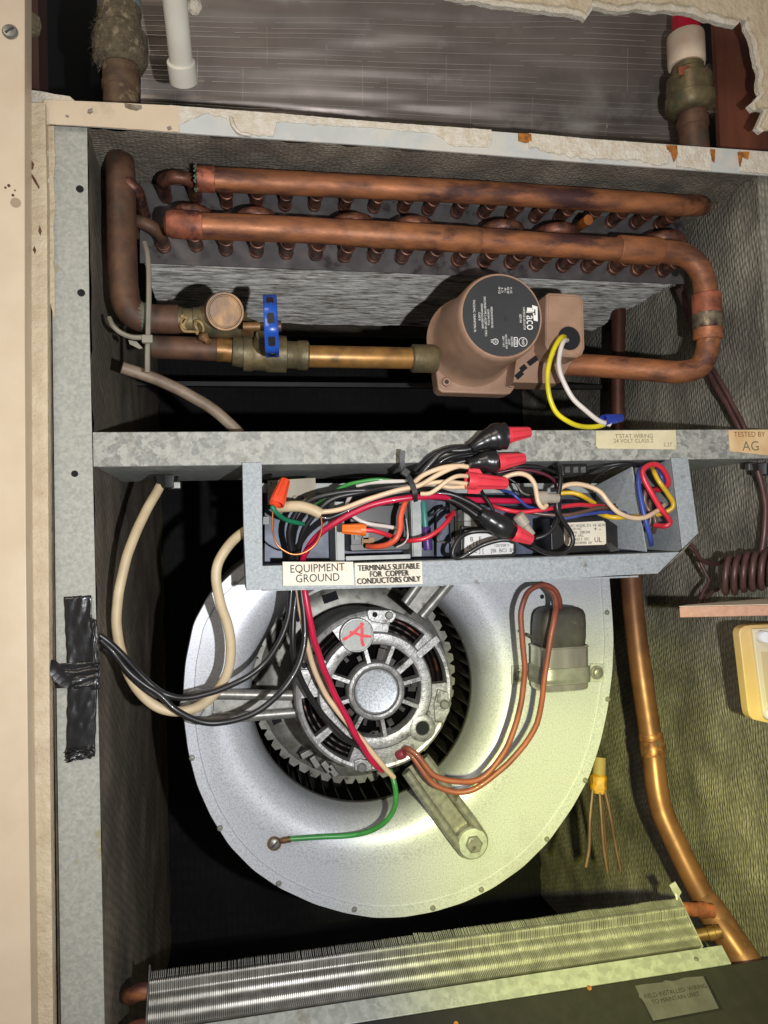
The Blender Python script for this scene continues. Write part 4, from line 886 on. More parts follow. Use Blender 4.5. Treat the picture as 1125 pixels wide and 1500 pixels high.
for a0 in (158, 103, 66, 37, 11, -24, -80, -122, 195):
    a_ = math.radians(a0); u = Vector((math.cos(a_), 0, math.sin(a_))); w_ = 9.5 * ms if a0 == 37 else 6 * ms
    v = Vector((-u.z, 0, u.x)); r0, r1 = 40 * ms, 69 * ms
    q0, q1 = MC + u * r0, MC + u * r1
    b.add([q0 - v * w_ * .62 + Y_ * .01, q0 - v * w_ * .45 - Y_ * .0028, q0 + v * w_ * .45 - Y_ * .0028, q0 + v * w_ * .62 + Y_ * .01,
           q1 - v * w_ * .62 + Y_ * .01, q1 - v * w_ * .45 - Y_ * .0020, q1 + v * w_ * .45 - Y_ * .0020, q1 + v * w_ * .62 + Y_ * .01], [(0, 1, 5, 4), (1, 2, 6, 5), (2, 3, 7, 6), (0, 3, 2, 1), (4, 5, 6, 7)])
# solid sectors between the outer windows
wins = [(2, 36), (45, 76), (124, 147), (182, 214), (220, 247)]
sol = []; pv_ = wins[-1][1] - 360
for a0, a1 in wins: sol.append((pv_, a0)); pv_ = a1
for a0, a1 in sol:
    b.arcring(84 * ms, 112 * ms, .0008 + .0002 * (a0 % 3), .012, a0, a1, MC, max(3, int((a1 - a0) / 4)))
u = Vector((math.cos(math.radians(37)), 0, math.sin(math.radians(37)))); b.box(MC + u * 99 * ms - Y_ * .0008, (40 * ms, .008, 10 * ms), (u, Y_, Vector((-u.z, 0, u.x))))
b.build('end_bell', alu_m, mo, smooth=35)
M().lathe([(31.8 * ms, .003), (31.5 * ms, -.0034), (30 * ms, -.0040), (26 * ms, -.0036), (0, -.0034)], MC, Y_, 56).build('hub_cap', capdisc_m, mo)
M().lathe([(33.2 * ms, .003), (33.2 * ms, -.0015), (31.6 * ms, -.0012), (31.6 * ms, .003)], MC, Y_, 48, caps=False).build('cap_groove', darkmetal_m, mo)
kc = mp_(457, 262); M().lathe([(25.5 * ms, .010), (25.5 * ms, -.0026), (24 * ms, -.0040), (23 * ms, -.0040), (22.6 * ms, -.0028), (0, -.0028)], kc, Y_, 44).build('knockout_boss', alu_m, mo)
kd = M().lathe([(22.2 * ms, -.0024), (22 * ms, -.0044), (0, -.0044)], kc, Y_, 44).build('knockout_disc', galv_m, mo)
for k, (pts, wd) in enumerate((([(384, 290), (430, 262), (470, 225), (497, 200)], 5.0), ([(487, 195), (490, 240), (488, 290), (497, 325)], 5.4), ([(420, 248), (455, 255), (500, 268), (540, 272)], 4.6), ([(440, 240), (470, 262), (484, 270)], 3.0))):
    p3 = smooth_path([mp_(x, y, -.0046 - .00012 * k) for x, y in pts], 5); b = M(); vs = []
    for i, p in enumerate(p3):
        t_ = (p3[min(i + 1, len(p3) - 1)] - p3[max(i - 1, 0)]).normalized(); s_ = Vector((-t_.z, 0, t_.x)) * (wd / 2 * ms * (.85 + .3 * noise.noise(p * 900))); vs += [p - s_, p + s_]
    b.add(vs, [(2 * i, 2 * i + 2, 2 * i + 3, 2 * i + 1) for i in range(len(p3) - 1)]).build('marker_stroke', redink_m, kd, smooth=0)
# lugs and bolts
lug = [(518, 130), (530, 124), (650, 126), (680, 146), (678, 165), (655, 196), (610, 203), (545, 192), (526, 178), (517, 150)]
M().prism([mp_(x, y, -.003) for x, y in lug], (0, .012, 0)).build('bolt_lug', alu_m, mo, bevel=.001)
M().prism([mp_(x, y, -.002) for x, y in [(150, 455), (205, 450), (212, 500), (190, 560), (140, 552), (125, 500)]], (0, .012, 0)).build('bolt_lug', alu_m, mo, bevel=.001)
M().prism([mp_(x, y, -.002) for x, y in [(905, 560), (965, 580), (972, 680), (940, 745), (892, 745), (885, 650)]], (0, .012, 0)).build('bolt_lug', alu_m, mo, bevel=.001)
M().prism([mp_(x, y, -.003) for x, y in [(445, 955), (480, 945), (535, 955), (550, 1000), (525, 1015), (450, 1010)]], (0, .012, 0)).build('bolt_lug', alu_m, mo, bevel=.001)
def mhole(x, y, r, parent=mo, dy=-.0035): return M().lathe([(r * ms, .0008), (r * ms, 0), (0, 0)], mp_(x, y, dy), Y_, 22).build('bolt_hole', void_m, parent)
mhole(560, 151, 4); mhole(173, 431, 4.2, dy=-.001)
bz = mp_(818, 772); M().lathe([(21 * ms, .010), (20 * ms, -.002), (18 * ms, -.003), (11 * ms, -.003), (9.8 * ms, -.002)], bz, Y_, 30, caps=False).build('hole_boss', alu_m, mo)
M().lathe([(9.9 * ms, 0), (9.9 * ms, -.0024), (0, -.0024)], bz, Y_, 24).build('bolt_hole', void_m, mo)
for x, y, r in [(632, 153, 6), (935, 640, 7), (483, 985, 7), (848, 686, 3)]:
    M().lathe([(r * ms, -.002), (r * ms, -.005), (r * .8 * ms, -.0058), (0, -.0058)], mp_(x, y), Y_, 10).build('through_bolt', darkmetal_m, mo)
# mounting arms: ribbed channel with a bolted foot
def arm(a, b_, w0, w1, Ya, Yb, foot=True, lab=None):
    A_, B2 = P(a[0], a[1], Ya), P(b_[0], b_[1], Yb); d = (B2 - A_); u = d.normalized(); v = u.cross(Y_).normalized(); h0, h1 = w0 / 2 * mpp(A_), w1 / 2 * mpp(B2)
    m = M(); rr_ = .0046; A_ = A_ - Y_ * .003; B2 = B2 - Y_ * .002
    for s_ in (-1, 1): m.tube(smooth_path([A_ + v * s_ * h0, A_.lerp(B2, .5) + v * s_ * (h0 + h1) / 2, B2 + v * s_ * h1 * .95 - u * .004, B2 + v * s_ * h1 * .7 + u * .006], 5), rr_, 12)
    A_ = A_ + Y_ * .004; B2_ = B2; B2 = B2 + Y_ * .004; m.prism([A_ + v * h0, A_ - v * h0, B2 - v * h1, B2 + v * h1], Y_ * .002)
    B2 = B2_
    o = m.build('mounting_arm', steel_m, mo)
    if foot:
        r = 25 * mpp(B2)
        M().lathe([(r, .010), (r, -.001), (r * .96, -.0025), (r * .5, -.0028), (0, -.0028)], B2, Y_, 32).build('foot_disc', steel_m, o)
        M().lathe([(r * .86, -.0026), (r * .86, -.0042), (r * .8, -.0046), (0, -.0046)], B2, Y_, 30).build('washer', galv_m, o)
        M().lathe([(r * .50, -.004), (r * .50, -.0082), (r * .42, -.0092), (0, -.0092)], B2 + v * .0003, Y_, 6, ref=u).build('hex_bolt', steel_m, o)
    return o
arm((607, 1118), (690, 1232), 34, 38, .075, .074)
arm((440, 1030), (288, 1035), 24, 38, .075, .074)
arm((604, 893), (650, 835), 32, 38, .075, .074)

# ================================================================ run capacitor on the housing
rc = thing('run_capacitor', 'oval metal run capacitor with a black rubber boot clamped to the housing', 'capacitor', P(825, 1015, .06))
YCp = .060
def cp(x, y, Y=YCp): return P(740 + x / 6.618, 840 + y / 6.618, Y)
def oval(cx_, w_, zc_, Yc_, dp, n=48, p=5.0):
    out = []
    for i in range(n):
        a = 2 * math.pi * i / n; c, s = math.cos(a), math.sin(a)
        out.append(Vector((cx_ + math.copysign(abs(c) ** (2 / p), c) * w_ / 2, Yc_ + math.copysign(abs(s) ** (2 / p), s) * dp / 2, zc_)))
    return out
def ovallathe(rows, name, m, Yc_=.058, smooth=40):
    b = M(); n = 48; vs = []
    for cx_, w_, z_, dp in rows: vs += oval(cx_, w_, z_, Yc_, dp)
    k = len(rows); fs = [(i * n + j, i * n + (j + 1) % n, (i + 1) * n + (j + 1) % n, (i + 1) * n + j) for i in range(k - 1) for j in range(n)] + [tuple(range(n)), tuple(range((k - 1) * n, k * n))]
    return b.add(vs, fs).build(name, m, rc, smooth=smooth)
u_ = mpp(cp(550, 900, .036)) / 6.618
def row(xc, w_, y, dp): q = cp(622 + (xc - 550) * .86, y, .036); return (q.x, w_ * u_ * .86, q.z, dp * .84)
ovallathe([row(555, 540, 1160, .036), row(553, 575, 1145, .042), row(550, 590, 1120, .044), row(548, 590, 740, .044), row(548, 605, 730, .046), row(548, 605, 722, .046), row(548, 575, 716, .042), row(548, 560, 735, .041)], 'can', mat('bright_can', rgb(196, 192, 190), rgb(150, 146, 144), 60, 0.24, 0.75, stretch=(1, 1, .1)))
ovallathe([row(550, 604, 1085, .0465), row(550, 618, 1080, .048), row(550, 618, 1060, .048), row(550, 628, 1050, .049), row(550, 628, 1010, .049), row(550, 618, 1000, .048), row(550, 618, 925, .048), row(550, 604, 920, .0465)], 'clamp_band', mat('grey_band', rgb(142, 142, 140), rgb(122, 122, 120), 90, .4, .45))
ovallathe([row(550, 520, 745, .038), row(545, 545, 690, .040), row(545, 560, 640, .040), row(548, 560, 500, .039), row(550, 545, 420, .037), row(552, 500, 375, .033), row(555, 400, 348, .026), row(560, 260, 338, .016)], 'rubber_boot', rubber_m)
ovallathe([row(540, 510, 690, .039), row(540, 515, 680, .0395), row(540, 500, 665, .038)], 'boot_lip', rubber_m)
for pts in ([(65, 895), (270, 885), (270, 1065), (65, 1080)], [(830, 875), (965, 880), (955, 1055), (830, 1050)]):
    M().prism([cp(x, y, YBL - .003) for x, y in pts], (0, .0022, 0)).build('bracket_tab', galv_m, rc, bevel=.0004)
for x, y in [(132, 988), (888, 960)]:
    q = cp(x, y, YBL - .0035); M().lathe([(.0068, 0), (.0066, -.0012), (.0045, -.0014), (.0045, -.0042), (.0036, -.0048), (0, -.0048)], q, Y_, 6 if x < 500 else 20).build('bracket_screw', steel_m, rc)
M().tube(smooth_path([cp(330, 655, .036), cp(270, 620, .034), cp(225, 592, .034), cp(196, 580, .036)]), .0010, 6).build('boot_tail', rubber_m, rc)

wire('wire', 'rust brown wire looping widest, from the motor to the capacitor boot', 'wire', [(586, 1100, .058), (596, 1096, .045), (610, 1106, .040), (625, 1124, .038), (640, 1138, .037), (666, 1144, .036), (705, 1140, .036), (739, 1101, .034), (760, 1045, .032), (768, 992, .030), (766, 945, .028), (763, 908, .028), (766, 885, .028), (775, 866, .030), (794, 857, .032), (812, 864, .035), (819, 880, .042), (820, 893, .052)], 8.6, w_rust)
wire('wire', 'rust brown wire on the right hand side of its pair at the capacitor', 'wire', [(584, 1106, .060), (598, 1102, .050), (612, 1118, .046), (628, 1142, .044), (645, 1154, .043), (672, 1161, .042), (703, 1151, .040), (752, 1110, .036), (786, 1060, .031), (798, 992, .026), (805, 941, .024), (812, 905, .026), (815, 888, .032), (812, 872, .036), (800, 860, .040), (790, 856, .045)], 8.6, w_rust)

# ================================================================ control box
cbx = thing('control_box', 'open galvanised control box hanging under the cross rail', 'control box', P(660, 860, 0.0))
YX = -0.004; YK = 0.066
prism_px([(355, 677.5), (383.5, 677), (384.5, 829), (413, 828), (414, 862.5), (361, 865), (357, 780)], YX, .0012).build('left_post', boxmetal_m, cbx, bevel=.0003)
prism_px([(356, 678), (357.5, 678), (362, 864), (360.5, 864)], YX + .0013, .066).build('left_side', boxmetal_m, cbx)
fr = prism_px([(384.5, 829.5), (700, 820), (1000, 808.5), (964, 840), (900, 843), (860, 846), (618, 857), (414, 862.5), (413.5, 829)], YX - .0003, .0012).build('front_flange', boxmetal_m, cbx, bevel=.0003)
prism_px([(384, 866), (618, 859), (860, 848.5), (935, 845.5), (935, 843), (618, 856), (384, 862)], YX + .0014, .07).build('box_floor', boxmetal_m, cbx)
prism_px([(983, 670), (1008, 671), (1023, 781), (1000, 808.5), (991, 735)], YX - .0002, .0012).build('right_post', boxmetal_m, cbx, bevel=.0003)
rp2 = PX
M().prism([P(983.5, 671, YX + .0012), P(1000, 808, YX + .0012), P(1000, 808, YX + .0012) + Y_ * .068, P(983.5, 671, YX + .0012) + Y_ * .068], (.0012, 0, 0)).build('right_side', boxmetal_m, cbx)
prism_px([(1001, 808), (1023, 781.5), (1022, 783), (965, 840), (964, 840)], YX - .0012, .001).build('mitre_patch', mat('stained_sheet', rgb(150, 146, 124), rgb(116, 112, 96), 240, .5, .3, c3=rgb(90, 84, 66), s3=140, t3=.55), cbx)
bp_ = prism_px([(388, 712), (968, 712), (968, 815), (388, 830)], YK, .0015).build('back_panel', mat('panel_grey', rgb(92, 98, 112), rgb(62, 66, 76), 70, .5, .3), cbx)
prism_px([(380, 722), (990, 722), (990, 708), (380, 708)], YK - .001, .001).build('panel_hem', galv_m, cbx)
# floor of the box, seen from above as a dark shelf
M().prism([P(386, 829, YX + .002), P(1000, 808, YX + .002), P(1000, 808, YX + .002) + Y_ * .064, P(386, 829, YX + .002) + Y_ * .064], (0, 0, -.001)).build('box_shelf', darkmetal_m, cbx)
# dividers
for pts in ([(492, 735), (504, 735), (505, 823), (494, 823)], [(603, 730), (617, 730), (618, 815), (606, 815)]):
    p0 = prism_px(pts, .022, .0012).build('divider_flange', galv_m, cbx, bevel=.0003)
    M().prism([P(pts[0][0], pts[0][1], .0235), P(pts[3][0], pts[3][1], .0235), P(pts[3][0], pts[3][1], .0235) + Y_ * .040, P(pts[0][0], pts[0][1], .0235) + Y_ * .040], (-.001, 0, 0)).build('divider_web', galv_m, p0)
dv = M().prism([P(925, 684, .004), P(946, 808, .004), P(878, 800, .060), P(872, 712, .060)], (.0012, 0, 0)).build('divider_plate', boxmetal_m, cbx)
pl = [(507, 815), (601, 812), (601, 818), (507, 821)]
prism_px(pl, .018, .002).build('divider_foot', galv_m, cbx)
q = P(982, 788, .030); M().lathe([(.0125, 0), (.0125, -.0035), (.0108, -.0035), (.0105, -.001), (0, -.001)], q + Vector((.006, 0, 0)), (-1, -.15, 0), 28).build('conduit_hole', mat('hole_collar', rgb(96, 98, 96), rough=.5, metal=.4), cbx) if False else None
qh = P(981, 788, .020); M().lathe([(.0118, -.0012), (.0118, .0004), (.0108, .0004), (.0106, -.0006), (0, -.0006)], Vector((P(988, 788, .03).x - .0015, .035, qh.z)), (-1, 0, 0), 28).build('conduit_hole', void_m, cbx)
# card with print at left back, labels on the front flange
cd = prism_px([(392, 704), (462, 700), (463, 738), (392, 740)], YK - .004, .0012).build('wiring_card', card_m, cbx)
text('C04', cbx, P(436.5, 730, YK - .0045), .0064, ink_m); text('311', cbx, P(401, 709, YK - .0045), .0050, ink_m)
prism_px([(384, 757), (394, 757), (394, 768), (384, 768)], .05, .004).build('panel_tab', black_m, cbx)
L1 = prism_px([(414, 823), (517, 823), (519, 857), (415, 858)], YX - .0011, .0006).build('label_plate', paper_m, fr)
L2 = prism_px([(519.5, 825), (618, 822.5), (619, 855.5), (521, 857.5)], YX - .0012, .0006).build('label_plate', paper_m, fr)
tr_ = P(517, 823.5, 0) - P(415, 824, 0)
text('EQUIPMENT', fr, P(465, 832.5, YX - .0014), .0090, ink_m, X_, Z_, bold=.0, sx=.90); text('GROUND', fr, P(465.5, 847, YX - .0014), .0090, ink_m, bold=.0, sx=.90)
text('TERMINALS SUITABLE', fr, P(569, 831, YX - .0015), .0066, ink_m, bold=.009, sx=.80); text('FOR  COPPER', fr, P(569.5, 840.5, YX - .0015), .0066, ink_m, bold=.009, sx=.80); text('CONDUCTORS ONLY', fr, P(569, 850, YX - .0015), .0066, ink_m, bold=.009, sx=.80)

# parts inside the box
ry = thing('relay', 'black relay with a clear cover between the two box dividers', 'relay', P(555, 812, .05))
prism_px([(512, 742), (598, 738), (600, 806), (514, 808)], .030, .032).build('case', black_m, ry, bevel=.001)
prism_px([(507, 735), (603, 732), (603, 748), (507, 750)], .036, .026).build('top_cover', black_m, ry, bevel=.001)
for x in (520, 532): prism_px([(x, 775), (x + 8, 775), (x + 8, 790), (x, 790)], .026, .004).build('terminal', darkmetal_m, ry)
prism_px([(530, 788), (548, 787), (548, 799), (530, 800)], .026, .004).build('brass_terminal', brass_cap_m, ry)
prism_px([(514, 798), (600, 796), (600, 803), (514, 805)], .025, .006).build('base', black_m, ry)
rl = thing('relay', 'black relay with a white wiring label at the box front', 'relay', P(705, 815, .03))
prism_px([(676, 770), (755, 775), (757, 817), (674, 819)], .022, .04).build('case', black_m, rl, bevel=.001)
prism_px([(681, 777), (714, 777), (748, 796), (752, 797), (752, 808), (749, 811), (682, 814), (680, 811)], .0212, .0008).build('label', whitelabel_m, rl)
for s_, x, y, sz in (('B   E', 697, 790, .0056), ('[ E I I ]', 702, 796, .0042), ('E ] [', 702, 807, .0050), ('UL', 688, 801, .0046), ('[BI  BCI  BV]', 738, 806.5, .0046), ('120/208 V', 735, 799, .0034), ('A', 684.5, 781, .0036)):
    text(s_, rl, P(x, y, .0209), sz, ink_m)
pot = P(684, 758, .028)
M().lathe([(.011, .0), (.011, -.016), (.010, -.017), (0, -.017)], P(684, 764, .034), (0, -.25, 1) if False else (0, 0, 1), 24, ribs=12, amp=.03).build('coil_bobbin', mat('olive_bobbin', rgb(92, 88, 74), rgb(64, 62, 54), 100, .4), rl)
M().lathe([(.0085, 0), (.0105, .0005), (.0105, .010), (.0085, .0105), (0, .0105)], P(684, 764, .034), (0, 0, 1), 24, ribs=12, amp=.04).build('coil_cap', darkmetal_m, rl)
prism_px([(659, 735), (668, 735), (668, 812), (661, 812)], .04, .003).build('mounting_leg', black_m, rl)
tf = thing('transformer', 'black transformer with a cream ratings sticker', 'transformer', P(860, 810, .04))
prism_px([(806, 758), (884, 756), (905, 770), (906, 806), (808, 812)], .022, .042).build('case', black_m, tf, bevel=.001)
prism_px([(828, 766), (884, 763), (887, 766), (888, 796), (885, 798), (830, 799.5), (827, 796), (826, 769)], .0211, .0008).build('label', paper_m, tf)
for s_, x, y, sz, sx_ in (('REPORT MODEL 215  VA  60 HZ', 857, 770, .0034, .85), ('PRI  120 VAC', 841, 775, .0032, .8), ('50.0VA   208/240', 848, 780, .0034, .9), ('SEC 24  VAC', 843, 785, .0032, .9), ('CLASS 2  SEC', 850, 790, .0034, .9), ('TRANSFORMER  OK', 850, 795.5, .0032, .8), ('UL', 876, 791, .0062, 1), ('+ -', 875, 775, .006, 1)):
    text(s_, tf, P(x, y, .0208), sz, ink_m, sx=sx_)
prism_px([(898, 738), (912, 736), (914, 748), (900, 752)], .030, .012).build('bushing', black_m, tf)
M().prism([P(894, 795, .018), P(908, 806, .012), P(896, 808, .018)], (0, .004, 0)).build('foot_tab', darkmetal_m, tf)
b1 = thing('terminal_block', 'black terminal block at the top of the box under the rail', 'terminal block', P(840, 690, .03))
prism_px([(822, 680), (860, 678), (862, 694), (824, 698)], .028, .03).build('block', black_m, b1, bevel=.0015)
for x in (828, 840, 851): prism_px([(x, 684), (x + 7, 683.5), (x + 7, 692), (x, 692.5)], .0268, .002).build('terminal', darkmetal_m, b1)
M().prism([P(640, 745, .05), P(780, 742, .05), P(780, 812, .05), P(640, 815, .05)], (0, .004, 0)).build('panel_backing', mat('slate_panel', rgb(92, 100, 120), rgb(70, 76, 92), 80, .5, .2), cbx)

# ================================================================ wires in and around the control box
def A5(x, y): return (340 + x / 3.125, 600 + y / 3.125)
def A6(x, y): return (660 + x / 3.04, 600 + y / 3.04)
def A7(x, y): return (240 + x / 2.163, 820 + y / 2.163)
def seq(f, pts): return [(*f(p[0], p[1]), p[2]) for p in pts]
G = 'bundled wires inside the open control box'
def bw(label, f, pts, wpx, m, name='wire', **k): return wire(name, label, 'wire', seq(f, pts), wpx, m, **k)
bw('thick black wire rising from the box floor and arching left to the topmost taped splice', A5, [(272, 690, .030), (272, 650, .026), (264, 540, .020), (330, 432, .014), (480, 380, .008), (700, 362, .002), (820, 335, -.006), (900, 255, -.012), (970, 190, -.014), (1090, 172, -.014), (1180, 160, -.014)], 9.5, w_black)
bw('second thick black wire beside it curving into the cable tie', A5, [(300, 690, .030), (306, 640, .026), (330, 545, .018), (400, 455, .012), (470, 402, .009), (600, 378, .005), (720, 357, -.004), (830, 338, -.009), (910, 270, -.008), (990, 225, -.006), (1090, 210, -.006), (1150, 215, -.008)], 9.0, w_black)
bw('thick crimson wire sweeping right from the box floor under the cable tie', A5, [(322, 690, .022), (335, 655, .016), (385, 585, .008), (470, 520, .002), (600, 452, -.004), (720, 418, -.008), (840, 400, -.010), (960, 400, -.006), (1060, 412, .002), (1130, 414, .006), (1280, 418, .010), (1380, 420, .012)], 9.6, w_red)
bw('cream wire running from the stripped sheath up to the red winged connector', A5, [(395, 470, -.002), (500, 455, -.004), (620, 410, -.008), (740, 372, -.012), (850, 350, -.014), (930, 305, -.018), (1010, 266, -.018), (1060, 255, -.016)], 7.4, w_cream)
bw('black wire leaving the stripped sheath just below its cream wire', A5, [(400, 490, .002), (440, 498, .002), (490, 480, .002), (600, 430, .000), (720, 392, -.004), (830, 374, -.006), (940, 382, -.004), (1040, 430, -.004), (1130, 475, -.008), (1230, 520, -.012), (1310, 560, -.014)], 8.0, w_black)
bw('white wire passing from behind the tie to the left under the rail', A5, [(570, 352, .018), (620, 336, .014), (700, 330, .008), (790, 330, .0), (860, 335, -.006), (960, 345, -.010), (1070, 352, -.012)], 6.6, w_white)
bw('bright green wire tucked at the top left of the bundle', A5, [(480, 368, .020), (540, 340, .016), (620, 325, .012), (690, 322, .010), (770, 330, .010)], 6.0, w_green)
bw('short green offcut lying behind the black wires', A5, [(370, 448, .032), (400, 428, .028), (440, 402, .026)], 6, w_green)
bw('dark green wire joining the left orange connector', A5, [(180, 440, -.006), (200, 470, -.004), (240, 500, .004), (290, 516, .010), (340, 527, .020)], 7.2, w_dkgreen)
bw('bare copper ground wire bent in a wide loop at the left of the box', A5, [(188, 445, -.004), (186, 500, -.006), (187, 560, -.008), (205, 615, -.009), (245, 650, -.009), (290, 664, -.009), (340, 650, -.009), (385, 610, -.009), (408, 560, -.008), (410, 510, -.006), (402, 470, -.004)], 2.8, w_cu, n=8)
bw('white wire curling round the relay in the middle of the box', A5, [(548, 388, .020), (532, 415, .016), (528, 445, .012), (548, 480, .010), (590, 510, .008), (650, 528, .008), (760, 545, .012)], 6.4, w_white)
bw('orange wire dropping from the tie and hooking left to the relay base', A5, [(800, 405, -.004), (790, 430, -.006), (772, 490, -.008), (768, 550, -.010), (745, 595, -.010), (700, 622, -.006), (650, 628, .004), (620, 625, .012)], 8.6, w_orange)
bw('short red wire entering the horizontal orange connector', A5, [(600, 548, -.004), (650, 554, -.004), (700, 570, -.002), (745, 585, .006)], 7.0, w_red2)
bw('red wire sagging in front of the second divider', A5, [(780, 600, .012), (830, 600, -.002), (890, 588, -.006), (950, 550, -.006), (990, 505, -.002), (1012, 470, .008)], 7.0, w_red2)
bw('fine black wire pair end hooking up beside the orange wire', A5, [(735, 620, .014), (770, 612, .008), (798, 585, .004), (795, 540, .004), (785, 480, .010)], 3.2, w_black)
bw('thin white striped wire beside the relay edge', A5, [(755, 630, .012), (785, 615, .006), (804, 588, .003), (802, 550, .004), (795, 500, .010)], 2.6, w_white)
bw('upper cream wire from the tie into the taped splice', A5, [(838, 330, -.010), (880, 298, -.014), (950, 270, -.018), (1030, 258, -.018), (1080, 262, -.018)], 7.4, w_cream)
bw('cream wire hooking down beside the tie into the winged connector', A5, [(862, 386, -.016), (905, 384, -.018), (945, 358, -.020), (985, 325, -.021), (1030, 305, -.021), (1090, 308, -.018)], 6.6, w_cream)
bw('middle cream wire entering the red winged connector', A5, [(868, 345, -.012), (920, 335, -.015), (985, 330, -.016), (1085, 338, -.016)], 6.6, w_cream)
bw('lowest cream wire entering the red winged connector', A5, [(940, 348, -.012), (1000, 356, -.015), (1090, 352, -.015)], 6.6, w_cream)
bw('purple sleeved lead crossing behind the upper splices', A5, [(870, 290, .006), (950, 262, .002), (1030, 240, .002), (1120, 228, .004)], 4, purple_m)
bw('thin grey wire dropping through the dark gap right of the divider', A5, [(960, 560, .040), (945, 585, .036), (950, 605, .036), (1000, 610, .040)], 3.2, w_grey)
bw('thin black wire looping over the slate panel', A5, [(880, 490, .040), (920, 480, .036), (950, 455, .034), (985, 445, .036)], 4.5, w_black)
bw('black wire running on to the taped lower splice', A6, [(-60, 372, -.004), (0, 378, -.006), (80, 410, -.010), (150, 455, -.014), (210, 500, -.018)], 9, w_black)
bw('black wire lying beneath its neighbour towards the lower splice', A6, [(-80, 390, .0), (0, 402, -.004), (60, 432, -.008), (130, 480, -.012), (190, 520, -.016)], 8.2, w_black)
bw('black wire draped in a loop left of the white relay label', A6, [(205, 548, -.014), (160, 540, -.010), (90, 546, -.006), (40, 575, -.006), (10, 625, -.006), (14, 655, -.006), (45, 660, -.006), (90, 635, -.008), (150, 600, -.010), (220, 580, -.014), (280, 580, -.016)], 7.2, w_black)
bw('long black wire hanging in a loop over the transformer sticker', A6, [(360, 605, -.016), (410, 632, -.012), (470, 643, -.010), (520, 630, -.010), (545, 590, -.010), (535, 545, -.010), (500, 495, -.012), (475, 440, -.014), (482, 370, -.014), (490, 300, -.012), (488, 250, -.006), (470, 245, .010)], 7.4, w_black)
bw('black wire crossing diagonally behind the clear connector', A6, [(380, 572, -.006), (430, 555, -.008), (465, 520, -.008), (482, 470, -.006), (485, 400, -.002)], 6.6, w_black)
bw('cream wire arching down from the winged connector into the clear sleeve', A6, [(235, 305, -.014), (270, 290, -.016), (310, 285, -.018), (350, 300, -.018), (375, 335, -.018), (382, 375, -.018), (392, 415, -.018), (412, 436, -.018), (428, 425, -.016)], 7.4, w_cream)
bw('long cream wire dipping through the divider plate into the right compartment', A6, [(480, 358, -.002), (510, 340, -.004), (560, 333, -.006), (620, 342, -.008), (668, 368, -.010), (705, 415, -.012), (750, 460, -.013), (810, 480, -.013), (870, 478, -.012), (920, 452, -.006), (950, 425, .004)], 7.4, w_cream)
bw('yellow wire curving left to right above the red pair', A6, [(490, 372, .004), (540, 370, .0), (590, 385, -.002), (640, 418, .006)], 7.0, w_yellow)
bw('yellow wire passing under the cream one at the divider', A6, [(660, 462, .010), (700, 476, .002), (750, 480, -.002), (800, 478, .002), (880, 474, .006), (940, 464, .0), (985, 440, -.004), (990, 410, -.005), (965, 370, -.005), (925, 320, -.004), (905, 280, .0), (895, 255, .012)], 7.4, w_yellow)
bw('red wire running level from the winged connector to the divider', A6, [(180, 425, .006), (240, 446, .0), (310, 456, -.002), (390, 450, -.004), (480, 436, -.004), (580, 424, -.002), (720, 432, .010)], 6.4, w_red2)
bw('brown wire below the level red wire', A6, [(340, 455, .008), (430, 468, .002), (520, 470, -.002), (600, 452, -.002), (660, 438, .0), (740, 438, .010)], 6.0, w_brown)
bw('blue wire crossing above the transformer towards the divider', A6, [(380, 440, .014), (470, 480, .006), (540, 478, .002), (610, 464, .0), (680, 458, .002), (780, 462, .010)], 5.6, w_blue)
bw('blue wire fragments behind the winged connector', A6, [(230, 360, .014), (270, 370, .008), (300, 395, .006), (340, 430, .008), (400, 445, .012)], 4.6, w_blue)
bw('red wire bent into a tall hook in the right compartment', A6, [(905, 360, .020), (950, 352, .008), (968, 325, .002), (955, 280, -.002), (925, 250, -.004), (890, 246, -.005), (858, 268, -.005), (862, 312, -.006), (895, 372, -.007), (935, 438, -.007), (968, 480, -.007), (978, 505, -.006), (955, 520, -.004), (910, 514, .004)], 8.2, w_red2)
bw('blue wire hanging at the left of the red hook', A6, [(880, 262, .014), (852, 262, .002), (836, 300, -.003), (842, 370, -.006), (858, 450, -.008), (876, 520, -.008), (890, 570, -.006), (893, 600, .0)], 8.0, w_blue)
bw('short blue wire seen inside the red hook', A6, [(920, 268, .010), (940, 300, .006), (948, 330, .008)], 6.4, w_blue)
bw('brown wire curled in the middle of the right compartment', A6, [(930, 470, .020), (910, 400, .014), (890, 355, .008), (872, 358, .006), (865, 400, .006), (880, 440, .006), (905, 470, .004), (912, 510, .004), (900, 545, .012)], 8.0, w_brown)
bw('second brown wire drooping beside the blue one', A6, [(895, 375, .012), (886, 430, .010), (890, 480, .008), (880, 530, .010)], 6.0, w_brown)
bw('thin black lead arching under the rail to the right post', A6, [(600, 290, .030), (650, 262, .016), (720, 245, .008), (790, 238, .004), (850, 246, .006), (910, 240, .006), (970, 215, .010)], 4.2, w_black)
bw('thin black lead lying behind it along the divider', A6, [(620, 330, .030), (665, 290, .020), (730, 256, .012), (800, 244, .010)], 3.4, w_black)
bw('maroon wire arching behind the winged connector', A6, [(210, 280, .006), (280, 268, .002), (360, 272, .0), (420, 288, .0), (462, 318, .004), (470, 350, .010)], 4.6, mat('wire_maroon', rgb(92, 34, 50), rough=.4))
bw('upper black wire arching behind the winged connector', A6, [(230, 278, .010), (270, 262, .006), (330, 252, .004), (410, 262, .004), (470, 282, .008), (500, 300, .012)], 5.4, w_black)
bw('black wire going down from the winged connector to the splice', A6, [(130, 350, -.006), (150, 385, -.010), (175, 420, -.012), (190, 450, -.014)], 5.5, w_black)
